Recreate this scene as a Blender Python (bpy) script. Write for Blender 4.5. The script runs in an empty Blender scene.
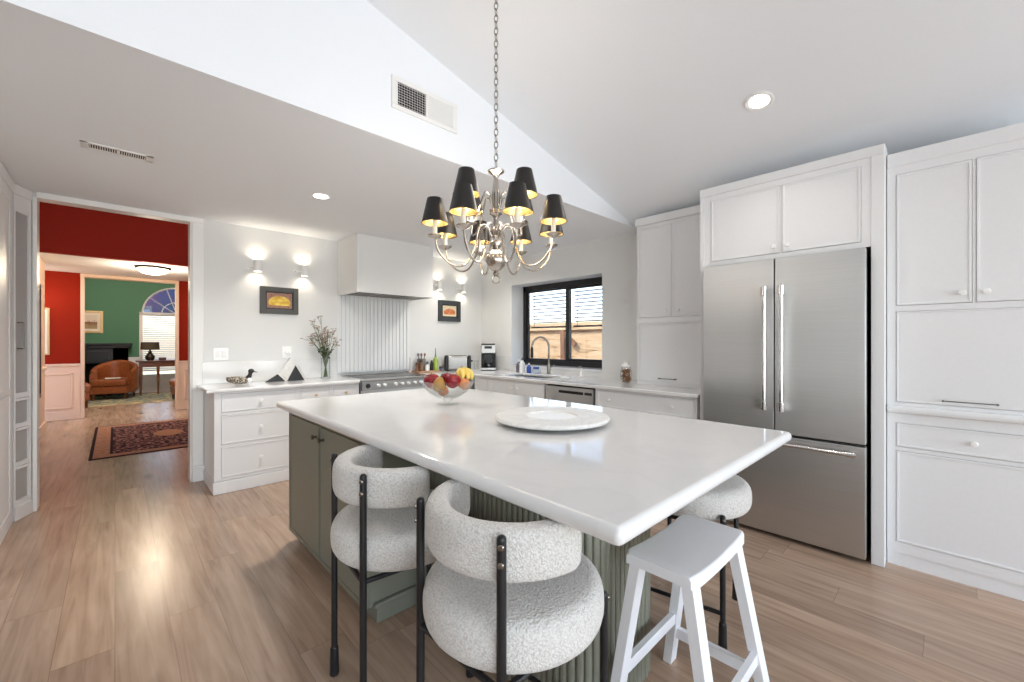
import bpy, bmesh, math, random
from mathutils import Vector, Matrix
random.seed(7)
S = bpy.context.scene
COL = S.collection
PI = math.pi

# ------------------------------------------------------------------ camera
cam_data = bpy.data.cameras.new('camera')
cam = bpy.data.objects.new('camera', cam_data)
COL.objects.link(cam)
cam.location = (0, 0, 1.3)
cam.rotation_euler = (PI / 2, 0, -math.atan2(.6896, .7242))
cam_data.sensor_width = 36
cam_data.lens = 417 / 1024 * 36
cam_data.clip_start = .05
cam_data.clip_end = 200
S.camera = cam

# ------------------------------------------------------------------ colour management, world, sun, daylight
S.view_settings.view_transform = 'Standard'
S.view_settings.look = 'None'
S.view_settings.gamma = 1
S.view_settings.use_curve_mapping = False
S.view_settings.exposure = 1.03
S.cycles.use_denoising = True
S.cycles.max_bounces = 10
S.cycles.diffuse_bounces = 6
S.cycles.glossy_bounces = 5
S.cycles.transmission_bounces = 8
S.cycles.transparent_max_bounces = 16
S.cycles.caustics_reflective = False
S.cycles.caustics_refractive = False
S.cycles.sample_clamp_indirect = 6

W = bpy.data.worlds.new('sky')
S.world = W
W.use_nodes = True
wn = W.node_tree
wn.nodes.clear()
_o = wn.nodes.new('ShaderNodeOutputWorld')
_b = wn.nodes.new('ShaderNodeBackground')
_s = wn.nodes.new('ShaderNodeTexSky')
_s.sky_type = 'NISHITA'
_s.sun_disc = False
_s.sun_elevation = math.radians(48)
_s.sun_rotation = math.radians(-60)
_b.inputs['Strength'].default_value = .40
wn.links.new(_s.outputs[0], _b.inputs[0])
wn.links.new(_b.outputs[0], _o.inputs[0])


def light(kind, name, loc, energy, color=(1, 1, 1), rot=(0, 0, 0), size=None, size_y=None, radius=None, spot=None, parent=None, spread=None):
    d = bpy.data.lights.new(name, kind)
    d.energy = energy
    d.color = color
    if size:
        d.shape = 'RECTANGLE' if size_y else 'DISK'
        d.size = size
        if size_y:
            d.size_y = size_y
    if radius is not None:
        d.shadow_soft_size = radius
    if spot:
        d.spot_size = spot
        d.spot_blend = .9
    if spread:
        d.spread = spread
    o = bpy.data.objects.new(name, d)
    COL.objects.link(o)
    o.location = loc
    o.rotation_euler = rot
    if parent:
        o.parent = parent
    return o


# sun reaches the yard fence over the roof, from the west
sun = light('SUN', 'sun', (0, 0, 12), 1.9, (1, .93, .82))
sun.data.angle = .01
sun.rotation_euler = Vector((.62, -.28, -.78)).to_track_quat('-Z', 'Y').to_euler()
# daylight entering the big windows of the living end (behind the camera)
DAY = (.88, .935, 1)
REAR_WINDOWS = [(-4.6, -2.6), (-1.9, .7), (1.2, 3.4)]
for (a, b) in REAR_WINDOWS:
    light('AREA', 'window_daylight', ((a + b) / 2, -3.93, 1.35), 18.3 * (b - a), DAY, (PI / 2 + .25, 0, 0), b - a - .1, 2.1)


# ------------------------------------------------------------------ materials
def lin(c):
    c = c / 255
    return c / 12.92 if c <= .04045 else ((c + .055) / 1.055) ** 2.4


def C(r, g, b):
    return (lin(r), lin(g), lin(b), 1)


class NT:
    def __init__(s, name):
        s.m = bpy.data.materials.new(name)
        s.m.use_nodes = True
        s.t = s.m.node_tree
        s.b = s.t.nodes['Principled BSDF']
        s.out = s.t.nodes['Material Output']

    def n(s, kind, **kw):
        x = s.t.nodes.new('ShaderNode' + kind)
        for k, v in kw.items():
            if k.startswith('i_'):
                x.inputs[k[2:].replace('_', ' ')].default_value = v
            else:
                setattr(x, k, v)
        return x

    def l(s, a, b):
        s.t.links.new(a, b)

    def coord(s, scale=(1, 1, 1), out='Object', rot=(0, 0, 0)):
        tc = s.n('TexCoord')
        mp = s.n('Mapping')
        mp.inputs['Scale'].default_value = scale
        mp.inputs['Rotation'].default_value = rot
        s.l(tc.outputs[out], mp.inputs[0])
        return mp.outputs[0]

    def ramp(s, fac, stops, interp='LINEAR'):
        r = s.n('ValToRGB')
        r.color_ramp.interpolation = interp
        while len(r.color_ramp.elements) < len(stops):
            r.color_ramp.elements.new(.5)
        for e, (p, c) in zip(r.color_ramp.elements, stops):
            e.position = p
            e.color = c
        s.l(fac, r.inputs[0])
        return r.outputs[0]

    def math(s, op, a, b=None, c=None, clamp=False):
        m = s.n('Math', operation=op)
        m.use_clamp = clamp
        for i, v in enumerate((a, b, c)):
            if v is None:
                continue
            if isinstance(v, (int, float)):
                m.inputs[i].default_value = v
            else:
                s.l(v, m.inputs[i])
        return m.outputs[0]

    def mix(s, fac, a, b, mode='MIX'):
        m = s.n('MixRGB', blend_type=mode)
        for i, v in enumerate((fac, a, b)):
            if isinstance(v, (int, float)):
                m.inputs[i].default_value = v
            elif isinstance(v, tuple):
                m.inputs[i].default_value = v
            else:
                s.l(v, m.inputs[i])
        return m.outputs[0]

    def bump(s, h, strength=.3, dist=.01):
        b = s.n('Bump')
        b.inputs['Strength'].default_value = strength
        b.inputs['Distance'].default_value = dist
        s.l(h, b.inputs['Height'])
        s.l(b.outputs[0], s.b.inputs['Normal'])

    def setp(s, **kw):
        for k, v in kw.items():
            s.b.inputs[k.replace('_', ' ')].default_value = v
        return s


def paint(name, col, rough=.5, spec=.5, tex=.0, scale=60, metal=0., var=.03):
    """plain painted or moulded surface with faint mottling and a fine bump"""
    t = NT(name)
    t.setp(Roughness=rough, Metallic=metal)
    t.b.inputs['Specular IOR Level'].default_value = spec
    co = t.coord((scale,) * 3)
    nz = t.n('TexNoise')
    nz.inputs['Scale'].default_value = 1
    nz.inputs['Detail'].default_value = 3
    t.l(co, nz.inputs['Vector'])
    d = tuple(max(0, c * (1 - var)) for c in col[:3]) + (1,)
    e = tuple(min(1, c * (1 + var)) for c in col[:3]) + (1,)
    t.l(t.ramp(nz.outputs['Fac'], [(.3, d), (.7, e)]), t.b.inputs['Base Color'])
    if tex:
        t.bump(nz.outputs['Fac'], tex, .004)
    return t.m


def emit(name, col, strength):
    t = NT(name)
    t.setp(Base_Color=col, Emission_Color=col, Emission_Strength=strength)
    return t.m


def glass(name, col=(1, 1, 1, 1), rough=0., ior=1.45):
    t = NT(name)
    t.setp(Base_Color=col, Roughness=rough, IOR=ior)
    t.b.inputs['Transmission Weight'].default_value = 1
    return t.m


def pane(name, tint=(1, 1, 1, 1), refl=.08):
    t = NT(name)
    tr = t.n('BsdfTransparent')
    tr.inputs[0].default_value = tint
    gl = t.n('BsdfGlossy')
    gl.inputs['Roughness'].default_value = .02
    lw = t.n('LayerWeight')
    lw.inputs['Blend'].default_value = .25
    mx = t.n('MixShader')
    t.l(t.math('MULTIPLY_ADD', lw.outputs['Fresnel'], .3 + refl * 2, refl * .4), mx.inputs[0])
    t.l(tr.outputs[0], mx.inputs[1])
    t.l(gl.outputs[0], mx.inputs[2])
    t.l(mx.outputs[0], t.out.inputs[0])
    return t.m


def wood(name, c1, c2, scale=(3, 30, 30), rough=.4):
    t = NT(name)
    t.setp(Roughness=rough)
    co = t.coord(scale)
    nz = t.n('TexNoise')
    nz.inputs['Scale'].default_value = 1
    nz.inputs['Detail'].default_value = 6
    nz.inputs['Distortion'].default_value = .6
    t.l(co, nz.inputs['Vector'])
    t.l(t.ramp(nz.outputs['Fac'], [(.3, c1), (.7, c2)]), t.b.inputs['Base Color'])
    t.bump(nz.outputs['Fac'], .15, .003)
    return t.m


def floor_mat():
    t = NT('oak_plank_floor')
    tc = t.n('TexCoord')
    sp = t.n('SeparateXYZ')
    t.l(tc.outputs['Object'], sp.inputs[0])
    X, Y = sp.outputs[0], sp.outputs[1]
    pw, pl = .185, 1.75
    u = t.math('DIVIDE', X, pw)
    iu = t.math('FLOOR', u)
    wn_ = t.n('TexWhiteNoise', noise_dimensions='1D')
    t.l(iu, wn_.inputs['W'])
    v = t.math('ADD', t.math('DIVIDE', Y, pl), t.math('MULTIPLY', wn_.outputs['Value'], 3.7))
    iv = t.math('FLOOR', v)
    cb = t.n('CombineXYZ')
    t.l(iu, cb.inputs[0]); t.l(iv, cb.inputs[1])
    w2 = t.n('TexWhiteNoise', noise_dimensions='2D')
    t.l(cb.outputs[0], w2.inputs['Vector'])
    # grain: long streaks shifted per plank
    gx = t.n('CombineXYZ')
    t.l(t.math('MULTIPLY_ADD', X, 26, t.math('MULTIPLY', w2.outputs['Value'], 90)), gx.inputs[0])
    t.l(t.math('MULTIPLY_ADD', Y, 1.6, t.math('MULTIPLY', w2.outputs['Value'], 37)), gx.inputs[1])
    n1 = t.n('TexNoise'); n1.inputs['Scale'].default_value = 1; n1.inputs['Detail'].default_value = 7
    n1.inputs['Distortion'].default_value = .9
    t.l(gx.outputs[0], n1.inputs['Vector'])
    gx2 = t.n('CombineXYZ')
    t.l(t.math('MULTIPLY_ADD', X, 7, t.math('MULTIPLY', w2.outputs['Value'], 51)), gx2.inputs[0])
    t.l(t.math('MULTIPLY_ADD', Y, 1.9, t.math('MULTIPLY', w2.outputs['Value'], 23)), gx2.inputs[1])
    n2 = t.n('TexNoise'); n2.inputs['Scale'].default_value = 1; n2.inputs['Detail'].default_value = 4
    t.l(gx2.outputs[0], n2.inputs['Vector'])
    grain = t.ramp(n1.outputs['Fac'], [(.28, C(132, 105, 85)), (.5, C(174, 147, 125)), (.72, C(198, 173, 151))])
    blotch = t.ramp(n2.outputs['Fac'], [(.3, C(154, 128, 109)), (.7, C(192, 166, 144))])
    base = t.mix(.5, grain, blotch)
    hue = t.ramp(w2.outputs['Value'], [(0, (.88, .87, .87, 1)), (.5, (.97, .97, .97, 1)), (1, (1.09, 1.06, 1.02, 1))])
    base = t.mix(1, base, hue, 'MULTIPLY')
    # knots
    vo = t.n('TexVoronoi'); vo.inputs['Scale'].default_value = 1
    kx = t.n('CombineXYZ')
    t.l(t.math('MULTIPLY', X, 3.2), kx.inputs[0]); t.l(t.math('MULTIPLY', Y, 1.1), kx.inputs[1])
    t.l(kx.outputs[0], vo.inputs['Vector'])
    kn = t.ramp(t.math('ADD', vo.outputs['Distance'], t.math('MULTIPLY', n1.outputs['Fac'], .12)), [(.09, (1, 1, 1, 1)), (.22, (0, 0, 0, 1))])
    base = t.mix(t.math('MULTIPLY', kn, .7), base, C(92, 68, 50))
    # seams
    fu = t.math('FRACT', u); fv = t.math('FRACT', v)
    su = t.math('LESS_THAN', t.math('MINIMUM', fu, t.math('SUBTRACT', 1, fu)), .009)
    sv = t.math('LESS_THAN', t.math('MINIMUM', fv, t.math('SUBTRACT', 1, fv)), .0011)
    seam = t.math('MAXIMUM', su, sv)
    base = t.mix(t.math('MULTIPLY', seam, .4), base, C(116, 94, 76))
    t.l(base, t.b.inputs['Base Color'])
    t.l(t.math('MULTIPLY_ADD', n2.outputs['Fac'], .10, .20), t.b.inputs['Roughness'])
    t.b.inputs['Specular IOR Level'].default_value = .5
    t.bump(t.math('SUBTRACT', n1.outputs['Fac'], t.math('MULTIPLY', seam, 1.5)), .05, .002)
    return t.m


def boucle_mat():
    t = NT('cream_boucle')
    t.setp(Roughness=.95)
    t.b.inputs['Specular IOR Level'].default_value = .15
    t.b.inputs['Sheen Weight'].default_value = .25
    co = t.coord((1, 1, 1))
    vo = t.n('TexVoronoi', feature='SMOOTH_F1'); vo.inputs['Scale'].default_value = 190
    vo.inputs['Smoothness'].default_value = .4
    nz = t.n('TexNoise'); nz.inputs['Scale'].default_value = 70; nz.inputs['Detail'].default_value = 3
    wp = t.n('VectorMath', operation='MULTIPLY_ADD')
    wp.inputs[1].default_value = (.012, .012, .012)
    t.l(nz.outputs['Color'], wp.inputs[0]); t.l(co, wp.inputs[2])
    t.l(wp.outputs[0], vo.inputs['Vector']); t.l(co, nz.inputs['Vector'])
    h = t.math('MULTIPLY_ADD', vo.outputs['Distance'], -1, t.math('MULTIPLY', nz.outputs['Fac'], .6))
    t.l(t.ramp(vo.outputs['Distance'], [(.2, C(224, 221, 216)), (.85, C(192, 188, 182))]), t.b.inputs['Base Color'])
    t.bump(h, .5, .006)
    return t.m


def steel_mat(name='brushed_steel', col=(.63, .625, .61, 1), rough=.38):
    t = NT(name)
    t.setp(Metallic=1, Roughness=rough)
    t.b.inputs['Anisotropic'].default_value = .75
    tg = t.n('Tangent', direction_type='RADIAL', axis='Z')
    t.l(tg.outputs[0], t.b.inputs['Tangent'])
    co = t.coord((2, 2, 260))
    nz = t.n('TexNoise'); nz.inputs['Scale'].default_value = 1; nz.inputs['Detail'].default_value = 2
    t.l(co, nz.inputs['Vector'])
    d = tuple(c * .95 for c in col[:3]) + (1,)
    t.l(t.ramp(nz.outputs['Fac'], [(.35, d), (.65, col)]), t.b.inputs['Base Color'])
    return t.m


def quartz_mat(name, rough=.09):
    t = NT(name)
    t.setp(Roughness=rough)
    co = t.coord((1, 1, 1))
    nz = t.n('TexNoise'); nz.inputs['Scale'].default_value = 2.2; nz.inputs['Detail'].default_value = 8; nz.inputs['Distortion'].default_value = 1.5
    t.l(co, nz.inputs['Vector'])
    t.l(t.ramp(nz.outputs['Fac'], [(.44, C(226, 225, 224)), (.5, C(224, 223, 222)), (.53, C(227, 226, 225))]), t.b.inputs['Base Color'])
    return t.m


def marble_mat():
    t = NT('white_marble')
    t.setp(Roughness=.42)
    co = t.coord((1, 1, 1))
    nz = t.n('TexNoise'); nz.inputs['Scale'].default_value = 5; nz.inputs['Detail'].default_value = 9; nz.inputs['Distortion'].default_value = 2
    t.l(co, nz.inputs['Vector'])
    t.l(t.ramp(nz.outputs['Fac'], [(.40, C(232, 230, 226)), (.5, C(222, 221, 218)), (.56, C(234, 232, 228))]), t.b.inputs['Base Color'])
    return t.m


def rug_mat(name, field, spots, border, edge, medal, hx, hy, bw, motif=14):
    """oriental carpet: edge stripe, patterned border, dark field with a medallion (object space, half sizes hx, hy)"""
    t = NT(name)
    t.setp(Roughness=.95)
    t.b.inputs['Specular IOR Level'].default_value = .1
    tc = t.n('TexCoord'); sp = t.n('SeparateXYZ')
    t.l(tc.outputs['Object'], sp.inputs[0])
    ax = t.math('ABSOLUTE', sp.outputs[0]); ay = t.math('ABSOLUTE', sp.outputs[1])
    dx = t.math('SUBTRACT', hx, ax); dy = t.math('SUBTRACT', hy, ay)
    d = t.math('MINIMUM', dx, dy)
    sym = t.n('CombineXYZ'); t.l(ax, sym.inputs[0]); t.l(ay, sym.inputs[1])
    vo = t.n('TexVoronoi'); vo.inputs['Scale'].default_value = motif
    t.l(sym.outputs[0], vo.inputs['Vector'])
    n = t.n('TexNoise'); n.inputs['Scale'].default_value = motif * 1.7; n.inputs['Detail'].default_value = 4
    t.l(sym.outputs[0], n.inputs['Vector'])
    f = t.mix(t.ramp(n.outputs['Fac'], [(.5, (0, 0, 0, 1)), (.56, (1, 1, 1, 1))]), field, spots)
    f = t.mix(t.ramp(vo.outputs['Distance'], [(.22, (1, 1, 1, 1)), (.3, (0, 0, 0, 1))]), f, border)
    ex = t.math('DIVIDE', sp.outputs[0], hx * .42); ey = t.math('DIVIDE', sp.outputs[1], hy * .42)
    rr = t.math('SQRT', t.math('ADD', t.math('MULTIPLY', ex, ex), t.math('MULTIPLY', ey, ey)))
    rr = t.math('ADD', rr, t.math('MULTIPLY', n.outputs['Fac'], .25))
    md = t.mix(t.ramp(n.outputs['Fac'], [(.45, (0, 0, 0, 1)), (.6, (1, 1, 1, 1))]), medal, border)
    f = t.mix(t.math('LESS_THAN', rr, .62), f, md)
    bcol = t.mix(t.ramp(n.outputs['Fac'], [(.45, (0, 0, 0, 1)), (.55, (1, 1, 1, 1))]), border, medal)
    col = t.mix(t.math('LESS_THAN', d, bw), f, bcol)
    st = t.math('LESS_THAN', t.math('ABSOLUTE', t.math('SUBTRACT', d, bw)), .012)
    col = t.mix(st, col, edge)
    col = t.mix(t.math('LESS_THAN', d, .03), col, edge)
    t.l(col, t.b.inputs['Base Color'])
    n3 = t.n('TexNoise'); n3.inputs['Scale'].default_value = 400
    t.l(tc.outputs['Object'], n3.inputs['Vector'])
    t.bump(n3.outputs['Fac'], .4, .003)
    return t.m


def still_life_mat(name, bg1, bg2, f1, f2, cells, ex=.40, ez=.42):
    """oil painting of heaped fruit (Generated coords, picture lies in x/z)"""
    t = NT(name)
    t.setp(Roughness=.55)
    tc = t.n('TexCoord'); sp = t.n('SeparateXYZ')
    t.l(tc.outputs['Generated'], sp.inputs[0])
    u, v = sp.outputs[0], sp.outputs[2]
    cx = t.math('DIVIDE', t.math('SUBTRACT', u, .5), ex)
    cy = t.math('DIVIDE', t.math('SUBTRACT', v, .36), ez)
    r = t.math('SQRT', t.math('ADD', t.math('MULTIPLY', cx, cx), t.math('MULTIPLY', cy, cy)))
    cb = t.n('CombineXYZ'); t.l(u, cb.inputs[0]); t.l(v, cb.inputs[1])
    vo = t.n('TexVoronoi'); vo.inputs['Scale'].default_value = cells; t.l(cb.outputs[0], vo.inputs['Vector'])
    n = t.n('TexNoise'); n.inputs['Scale'].default_value = 9; t.l(cb.outputs[0], n.inputs['Vector'])
    fruit = t.ramp(vo.outputs['Distance'], [(.2, f1), (1.0, f2)])
    bg = t.ramp(n.outputs['Fac'], [(.35, bg1), (.65, bg2)])
    m = t.math('LESS_THAN', t.math('ADD', r, t.math('MULTIPLY', n.outputs['Fac'], .2)), 1.05)
    m = t.math('MULTIPLY', m, t.math('GREATER_THAN', v, .17))
    t.l(t.mix(m, bg, fruit), t.b.inputs['Base Color'])
    t.bump(n.outputs['Fac'], .3, .002)
    return t.m


def landscape_mat(name, sky, hill, land):
    t = NT(name)
    t.setp(Roughness=.6)
    tc = t.n('TexCoord'); sp = t.n('SeparateXYZ')
    t.l(tc.outputs['Generated'], sp.inputs[0])
    n = t.n('TexNoise'); n.inputs['Scale'].default_value = 5; n.inputs['Detail'].default_value = 5
    t.l(tc.outputs['Generated'], n.inputs['Vector'])
    h = t.math('ADD', sp.outputs[2], t.math('MULTIPLY', t.math('SUBTRACT', n.outputs['Fac'], .5), .7))
    t.l(t.ramp(h, [(.18, land), (.42, hill), (.5, hill), (.6, sky)]), t.b.inputs['Base Color'])
    return t.m


M = {}
M['wall'] = paint('warm_white_wall', C(225, 225, 223), .65, .3, .03, 90, var=.006)
M['ceil'] = paint('white_ceiling', C(241, 244, 247), .8, .2, .05, 120, var=.008)
M['trim'] = paint('white_trim', C(238, 237, 234), .35, .4, var=.01)
M['cab'] = paint('white_cabinet_paint', C(231, 231, 231), .38, .45, var=.01)
M['knobw'] = paint('white_ceramic', C(244, 243, 240), .15, .6, var=.01)
M['dark'] = paint('dark_gap', C(40, 39, 38), .7, .2)
M['black'] = paint('black_metal', C(22, 22, 24), .42, .5, .02)
M['bronze'] = paint('dark_bronze_metal', C(92, 84, 74), .35, .5, metal=.9)
M['rod'] = paint('grey_metal_pull', C(120, 118, 116), .35, .5, metal=.9)
M['sage'] = paint('sage_green_paint', C(126, 126, 112), .42, .45, var=.02)
M['floor'] = floor_mat()
M['quartz'] = quartz_mat('white_quartz')
M['marble'] = marble_mat()
M['boucle'] = boucle_mat()
M['steel'] = steel_mat()
M['steel2'] = steel_mat('polished_steel', (.72, .71, .70, 1), .14)
M['steel3'] = steel_mat('dull_steel', (.40, .39, .38, 1), .32)
M['nickel'] = paint('aged_silver_metal', C(184, 176, 166), .2, .5, metal=1., var=.06, scale=30)
M['pewter'] = paint('dark_pewter_metal', C(150, 142, 132), .25, .5, metal=1., var=.06)
M['candle'] = paint('ivory_candle_sleeve', C(246, 240, 226), .5, .3, var=.01)
M['bulb'] = emit('warm_bulb', (1, .86, .64, 1), 30)
M['can'] = emit('downlight_glow', (1, .97, .92, 1), 6)
M['sconce_glow'] = emit('sconce_glow', (1, .86, .66, 1), 9)
M['lampglass'] = emit('lamp_bowl_glow', (1, .88, .68, 1), 5)
M['glass'] = pane('clear_glass', (.972, .98, .976, 1), .04)
M['pane'] = pane('window_pane')
M['paneblue'] = pane('arched_pane', (.10, .17, .26, 1), .3)
M['red'] = paint('brick_red_wall', C(146, 36, 17), .7, .1, .02, 90, var=.01)
M['green'] = paint('forest_green_wall', C(84, 134, 102), .6, .3, .02, 90, var=.01)
M['peach'] = paint('cream_wainscot', C(236, 207, 182), .4, .4, var=.01)
M['stool'] = paint('white_stool_paint', C(240, 241, 244), .35, .45, var=.01)
M['mantel'] = paint('black_mantel_paint', C(28, 32, 33), .4, .4)
M['fire'] = paint('sooty_firebox', C(12, 12, 12), .9, .1)
M['leather'] = paint('brown_leather', C(142, 80, 44), .33, .5, .12, 25, var=.22)
M['cherry'] = wood('cherry_wood', C(84, 46, 26), C(122, 70, 40), (4, 40, 40), .3)
M['walnut'] = wood('walnut_frame', C(60, 38, 26), C(86, 56, 38), (30, 30, 4), .4)
M['gold'] = paint('gilt_frame', C(206, 178, 128), .35, .5, metal=.4, var=.12, scale=80)
M['mat'] = paint('cream_picture_mat', C(238, 230, 212), .8, .2)
M['greyframe'] = paint('charcoal_grey_frame', C(88, 88, 86), .55, .3, var=.05)
M['blueframe'] = paint('dark_slate_frame', C(66, 70, 74), .5, .3, var=.05)
M['shade_tan'] = paint('dark_taupe_shade', C(84, 72, 60), .8, .2, var=.1, scale=200)


def add_shade_mat():
    t = NT('black_shade_gilt_lining')
    g = t.n('NewGeometry')
    co = t.coord((60, 60, 60))
    nz = t.n('TexNoise'); nz.inputs['Scale'].default_value = 1; t.l(co, nz.inputs['Vector'])
    gold = t.ramp(nz.outputs['Fac'], [(.3, C(206, 176, 112)), (.7, C(236, 214, 160))])
    t.l(t.mix(g.outputs['Backfacing'], C(27, 23, 20), gold), t.b.inputs['Base Color'])
    t.l(t.math('MULTIPLY', g.outputs['Backfacing'], .75), t.b.inputs['Metallic'])
    t.b.inputs['Roughness'].default_value = .38
    return t.m


M['shade'] = add_shade_mat()


# ------------------------------------------------------------------ mesh helpers
class MB:
    def __init__(s):
        s.bm = bmesh.new()

    def _xf(s, verts, mat):
        if mat is not None:
            for v in verts:
                v.co = mat @ v.co

    def box(s, x0, x1, y0, y1, z0, z1, bev=0., seg=2, mat=None):
        bm = bmesh.new()
        bmesh.ops.create_cube(bm, size=1)
        sx, sy, sz = abs(x1 - x0), abs(y1 - y0), abs(z1 - z0)
        for v in bm.verts:
            v.co = Vector((v.co.x * sx + (x0 + x1) / 2, v.co.y * sy + (y0 + y1) / 2, v.co.z * sz + (z0 + z1) / 2))
        if bev:
            bev = min(bev, .49 * min(sx, sy, sz))
            bmesh.ops.bevel(bm, geom=bm.edges[:], offset=bev, segments=seg, affect='EDGES', profile=.5)
        s.merge(bm, mat)
        return s

    def merge(s, bm, mat=None):
        mp = {}
        for v in bm.verts:
            mp[v] = s.bm.verts.new(mat @ v.co if mat is not None else v.co)
        for f in bm.faces:
            try:
                s.bm.faces.new([mp[v] for v in f.verts])
            except ValueError:
                pass
        bm.free()

    def faces(s, verts, faces, mat=None):
        vs = [s.bm.verts.new(mat @ Vector(v) if mat is not None else Vector(v)) for v in verts]
        for f in faces:
            try:
                s.bm.faces.new([vs[i] for i in f])
            except ValueError:
                pass
        return s

    def rings(s, rings, closed=True, cap0=True, cap1=True, loop=False, mat=None):
        """skin a list of equal-length vertex rings"""
        n = len(rings[0])
        vs = [[s.bm.verts.new(mat @ Vector(p) if mat is not None else Vector(p)) for p in r] for r in rings]
        m = len(vs)
        for i in range(m if loop else m - 1):
            a, b = vs[i], vs[(i + 1) % m]
            for j in range(n if closed else n - 1):
                k = (j + 1) % n
                try:
                    s.bm.faces.new([a[j], a[k], b[k], b[j]])
                except ValueError:
                    pass
        if closed and not loop:
            if cap0:
                s.bm.faces.new(list(reversed(vs[0])))
            if cap1:
                s.bm.faces.new(vs[-1])
        return s

    def lathe(s, prof, org=(0, 0, 0), axis=(0, 0, 1), n=32, cap0=True, cap1=True, squash=(1, 1)):
        q = Vector((0, 0, 1)).rotation_difference(Vector(axis).normalized()).to_matrix().to_4x4()
        T = Matrix.Translation(Vector(org)) @ q
        rr = []
        for r, h in prof:
            rr.append([T @ Vector((max(r, 1e-4) * math.cos(2 * PI * k / n) * squash[0], max(r, 1e-4) * math.sin(2 * PI * k / n) * squash[1], h)) for k in range(n)])
        return s.rings(rr, True, cap0, cap1)

    def tube(s, pts, r, n=10, cap=True, loop=False):
        pts = [Vector(p) for p in pts]
        m = len(pts)
        rad = r if isinstance(r, (list, tuple)) else [r] * m
        rr = []
        up = None
        for i, p in enumerate(pts):
            if loop:
                t = (pts[(i + 1) % m] - pts[i - 1]).normalized()
            else:
                t = (pts[min(i + 1, m - 1)] - pts[max(i - 1, 0)]).normalized()
            if up is None:
                up = Vector((0, 0, 1)) if abs(t.z) < .9 else Vector((1, 0, 0))
            a = t.cross(up)
            if a.length < 1e-5:
                a = t.orthogonal()
            a.normalize()
            b = a.cross(t).normalized()
            up = b
            rr.append([p + a * (rad[i] * math.cos(2 * PI * k / n)) + b * (rad[i] * math.sin(2 * PI * k / n)) for k in range(n)])
        return s.rings(rr, True, cap, cap, loop)

    def ball(s, c, r, n=16, scale=(1, 1, 1), mat=None):
        prof = [(r * math.sin(PI * k / (n // 2)), -r * math.cos(PI * k / (n // 2))) for k in range(n // 2 + 1)]
        rr = [[Vector((c[0] + max(a, 1e-4) * math.cos(2 * PI * j / n) * scale[0], c[1] + max(a, 1e-4) * math.sin(2 * PI * j / n) * scale[1], c[2] + h * scale[2])) for j in range(n)] for a, h in prof]
        return s.rings(rr, True, True, True, mat=mat)

    def gridslab(s, us, vs, inc, c0, c1, fn, bev=0., seg=3):
        """plate made of the cells of a grid (holes where inc() is false), c0..c1 thick, mapped by fn(u, v, c)"""
        bm = bmesh.new()
        V = {}

        def g(i, j, k):
            if (i, j, k) not in V:
                V[(i, j, k)] = bm.verts.new(Vector(fn(us[i], vs[j], c1 if k else c0)))
            return V[(i, j, k)]
        I = lambda i, j: 0 <= i < len(us) - 1 and 0 <= j < len(vs) - 1 and inc((us[i] + us[i + 1]) / 2, (vs[j] + vs[j + 1]) / 2)
        for i in range(len(us) - 1):
            for j in range(len(vs) - 1):
                if not I(i, j):
                    continue
                bm.faces.new([g(i, j, 1), g(i + 1, j, 1), g(i + 1, j + 1, 1), g(i, j + 1, 1)])
                bm.faces.new([g(i, j, 0), g(i, j + 1, 0), g(i + 1, j + 1, 0), g(i + 1, j, 0)])
                if not I(i - 1, j):
                    bm.faces.new([g(i, j, 0), g(i, j, 1), g(i, j + 1, 1), g(i, j + 1, 0)])
                if not I(i + 1, j):
                    bm.faces.new([g(i + 1, j, 0), g(i + 1, j + 1, 0), g(i + 1, j + 1, 1), g(i + 1, j, 1)])
                if not I(i, j - 1):
                    bm.faces.new([g(i, j, 0), g(i + 1, j, 0), g(i + 1, j, 1), g(i, j, 1)])
                if not I(i, j + 1):
                    bm.faces.new([g(i, j + 1, 0), g(i, j + 1, 1), g(i + 1, j + 1, 1), g(i + 1, j + 1, 0)])
        bmesh.ops.recalc_face_normals(bm, faces=bm.faces[:])
        if bev:
            bmesh.ops.dissolve_limit(bm, angle_limit=.01, verts=bm.verts[:], edges=bm.edges[:])
            ed = [e for e in bm.edges if len(e.link_faces) == 2 and e.calc_face_angle(0) > .8]
            bmesh.ops.bevel(bm, geom=ed, offset=bev, segments=seg, affect='EDGES', profile=.5)
        s.merge(bm)
        return s


OFF = {}


def obj(name, mb, mat, parent=None, angle=35, recalc=True, bevelled=True):
    """one mesh object; its coordinates are the scene's, kept true under a parent that stands elsewhere"""
    bm = mb.bm
    if recalc:
        bmesh.ops.recalc_face_normals(bm, faces=bm.faces[:])
    off = Vector(OFF.get(parent.name, (0, 0, 0))) if parent else Vector((0, 0, 0))
    if off.length:
        bmesh.ops.translate(bm, verts=bm.verts[:], vec=-off)
    me = bpy.data.meshes.new(name)
    bm.to_mesh(me)
    bm.free()
    me.materials.append(M[mat] if isinstance(mat, str) else mat)
    me.polygons.foreach_set('use_smooth', [True] * len(me.polygons))
    me.set_sharp_from_angle(angle=math.radians(angle))
    o = bpy.data.objects.new(name, me)
    COL.objects.link(o)
    if bevelled:                          # keep the broad faces of softened boxes optically flat
        w = o.modifiers.new('flat_faces', 'WEIGHTED_NORMAL')
        w.keep_sharp = True
        w.weight = 100
    if parent:
        o.parent = parent
        OFF[o.name] = off
    return o


def tag(o, label, cat, group=None):
    o['label'] = label
    o['category'] = cat
    if group:
        o['group'] = group
    return o


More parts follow.
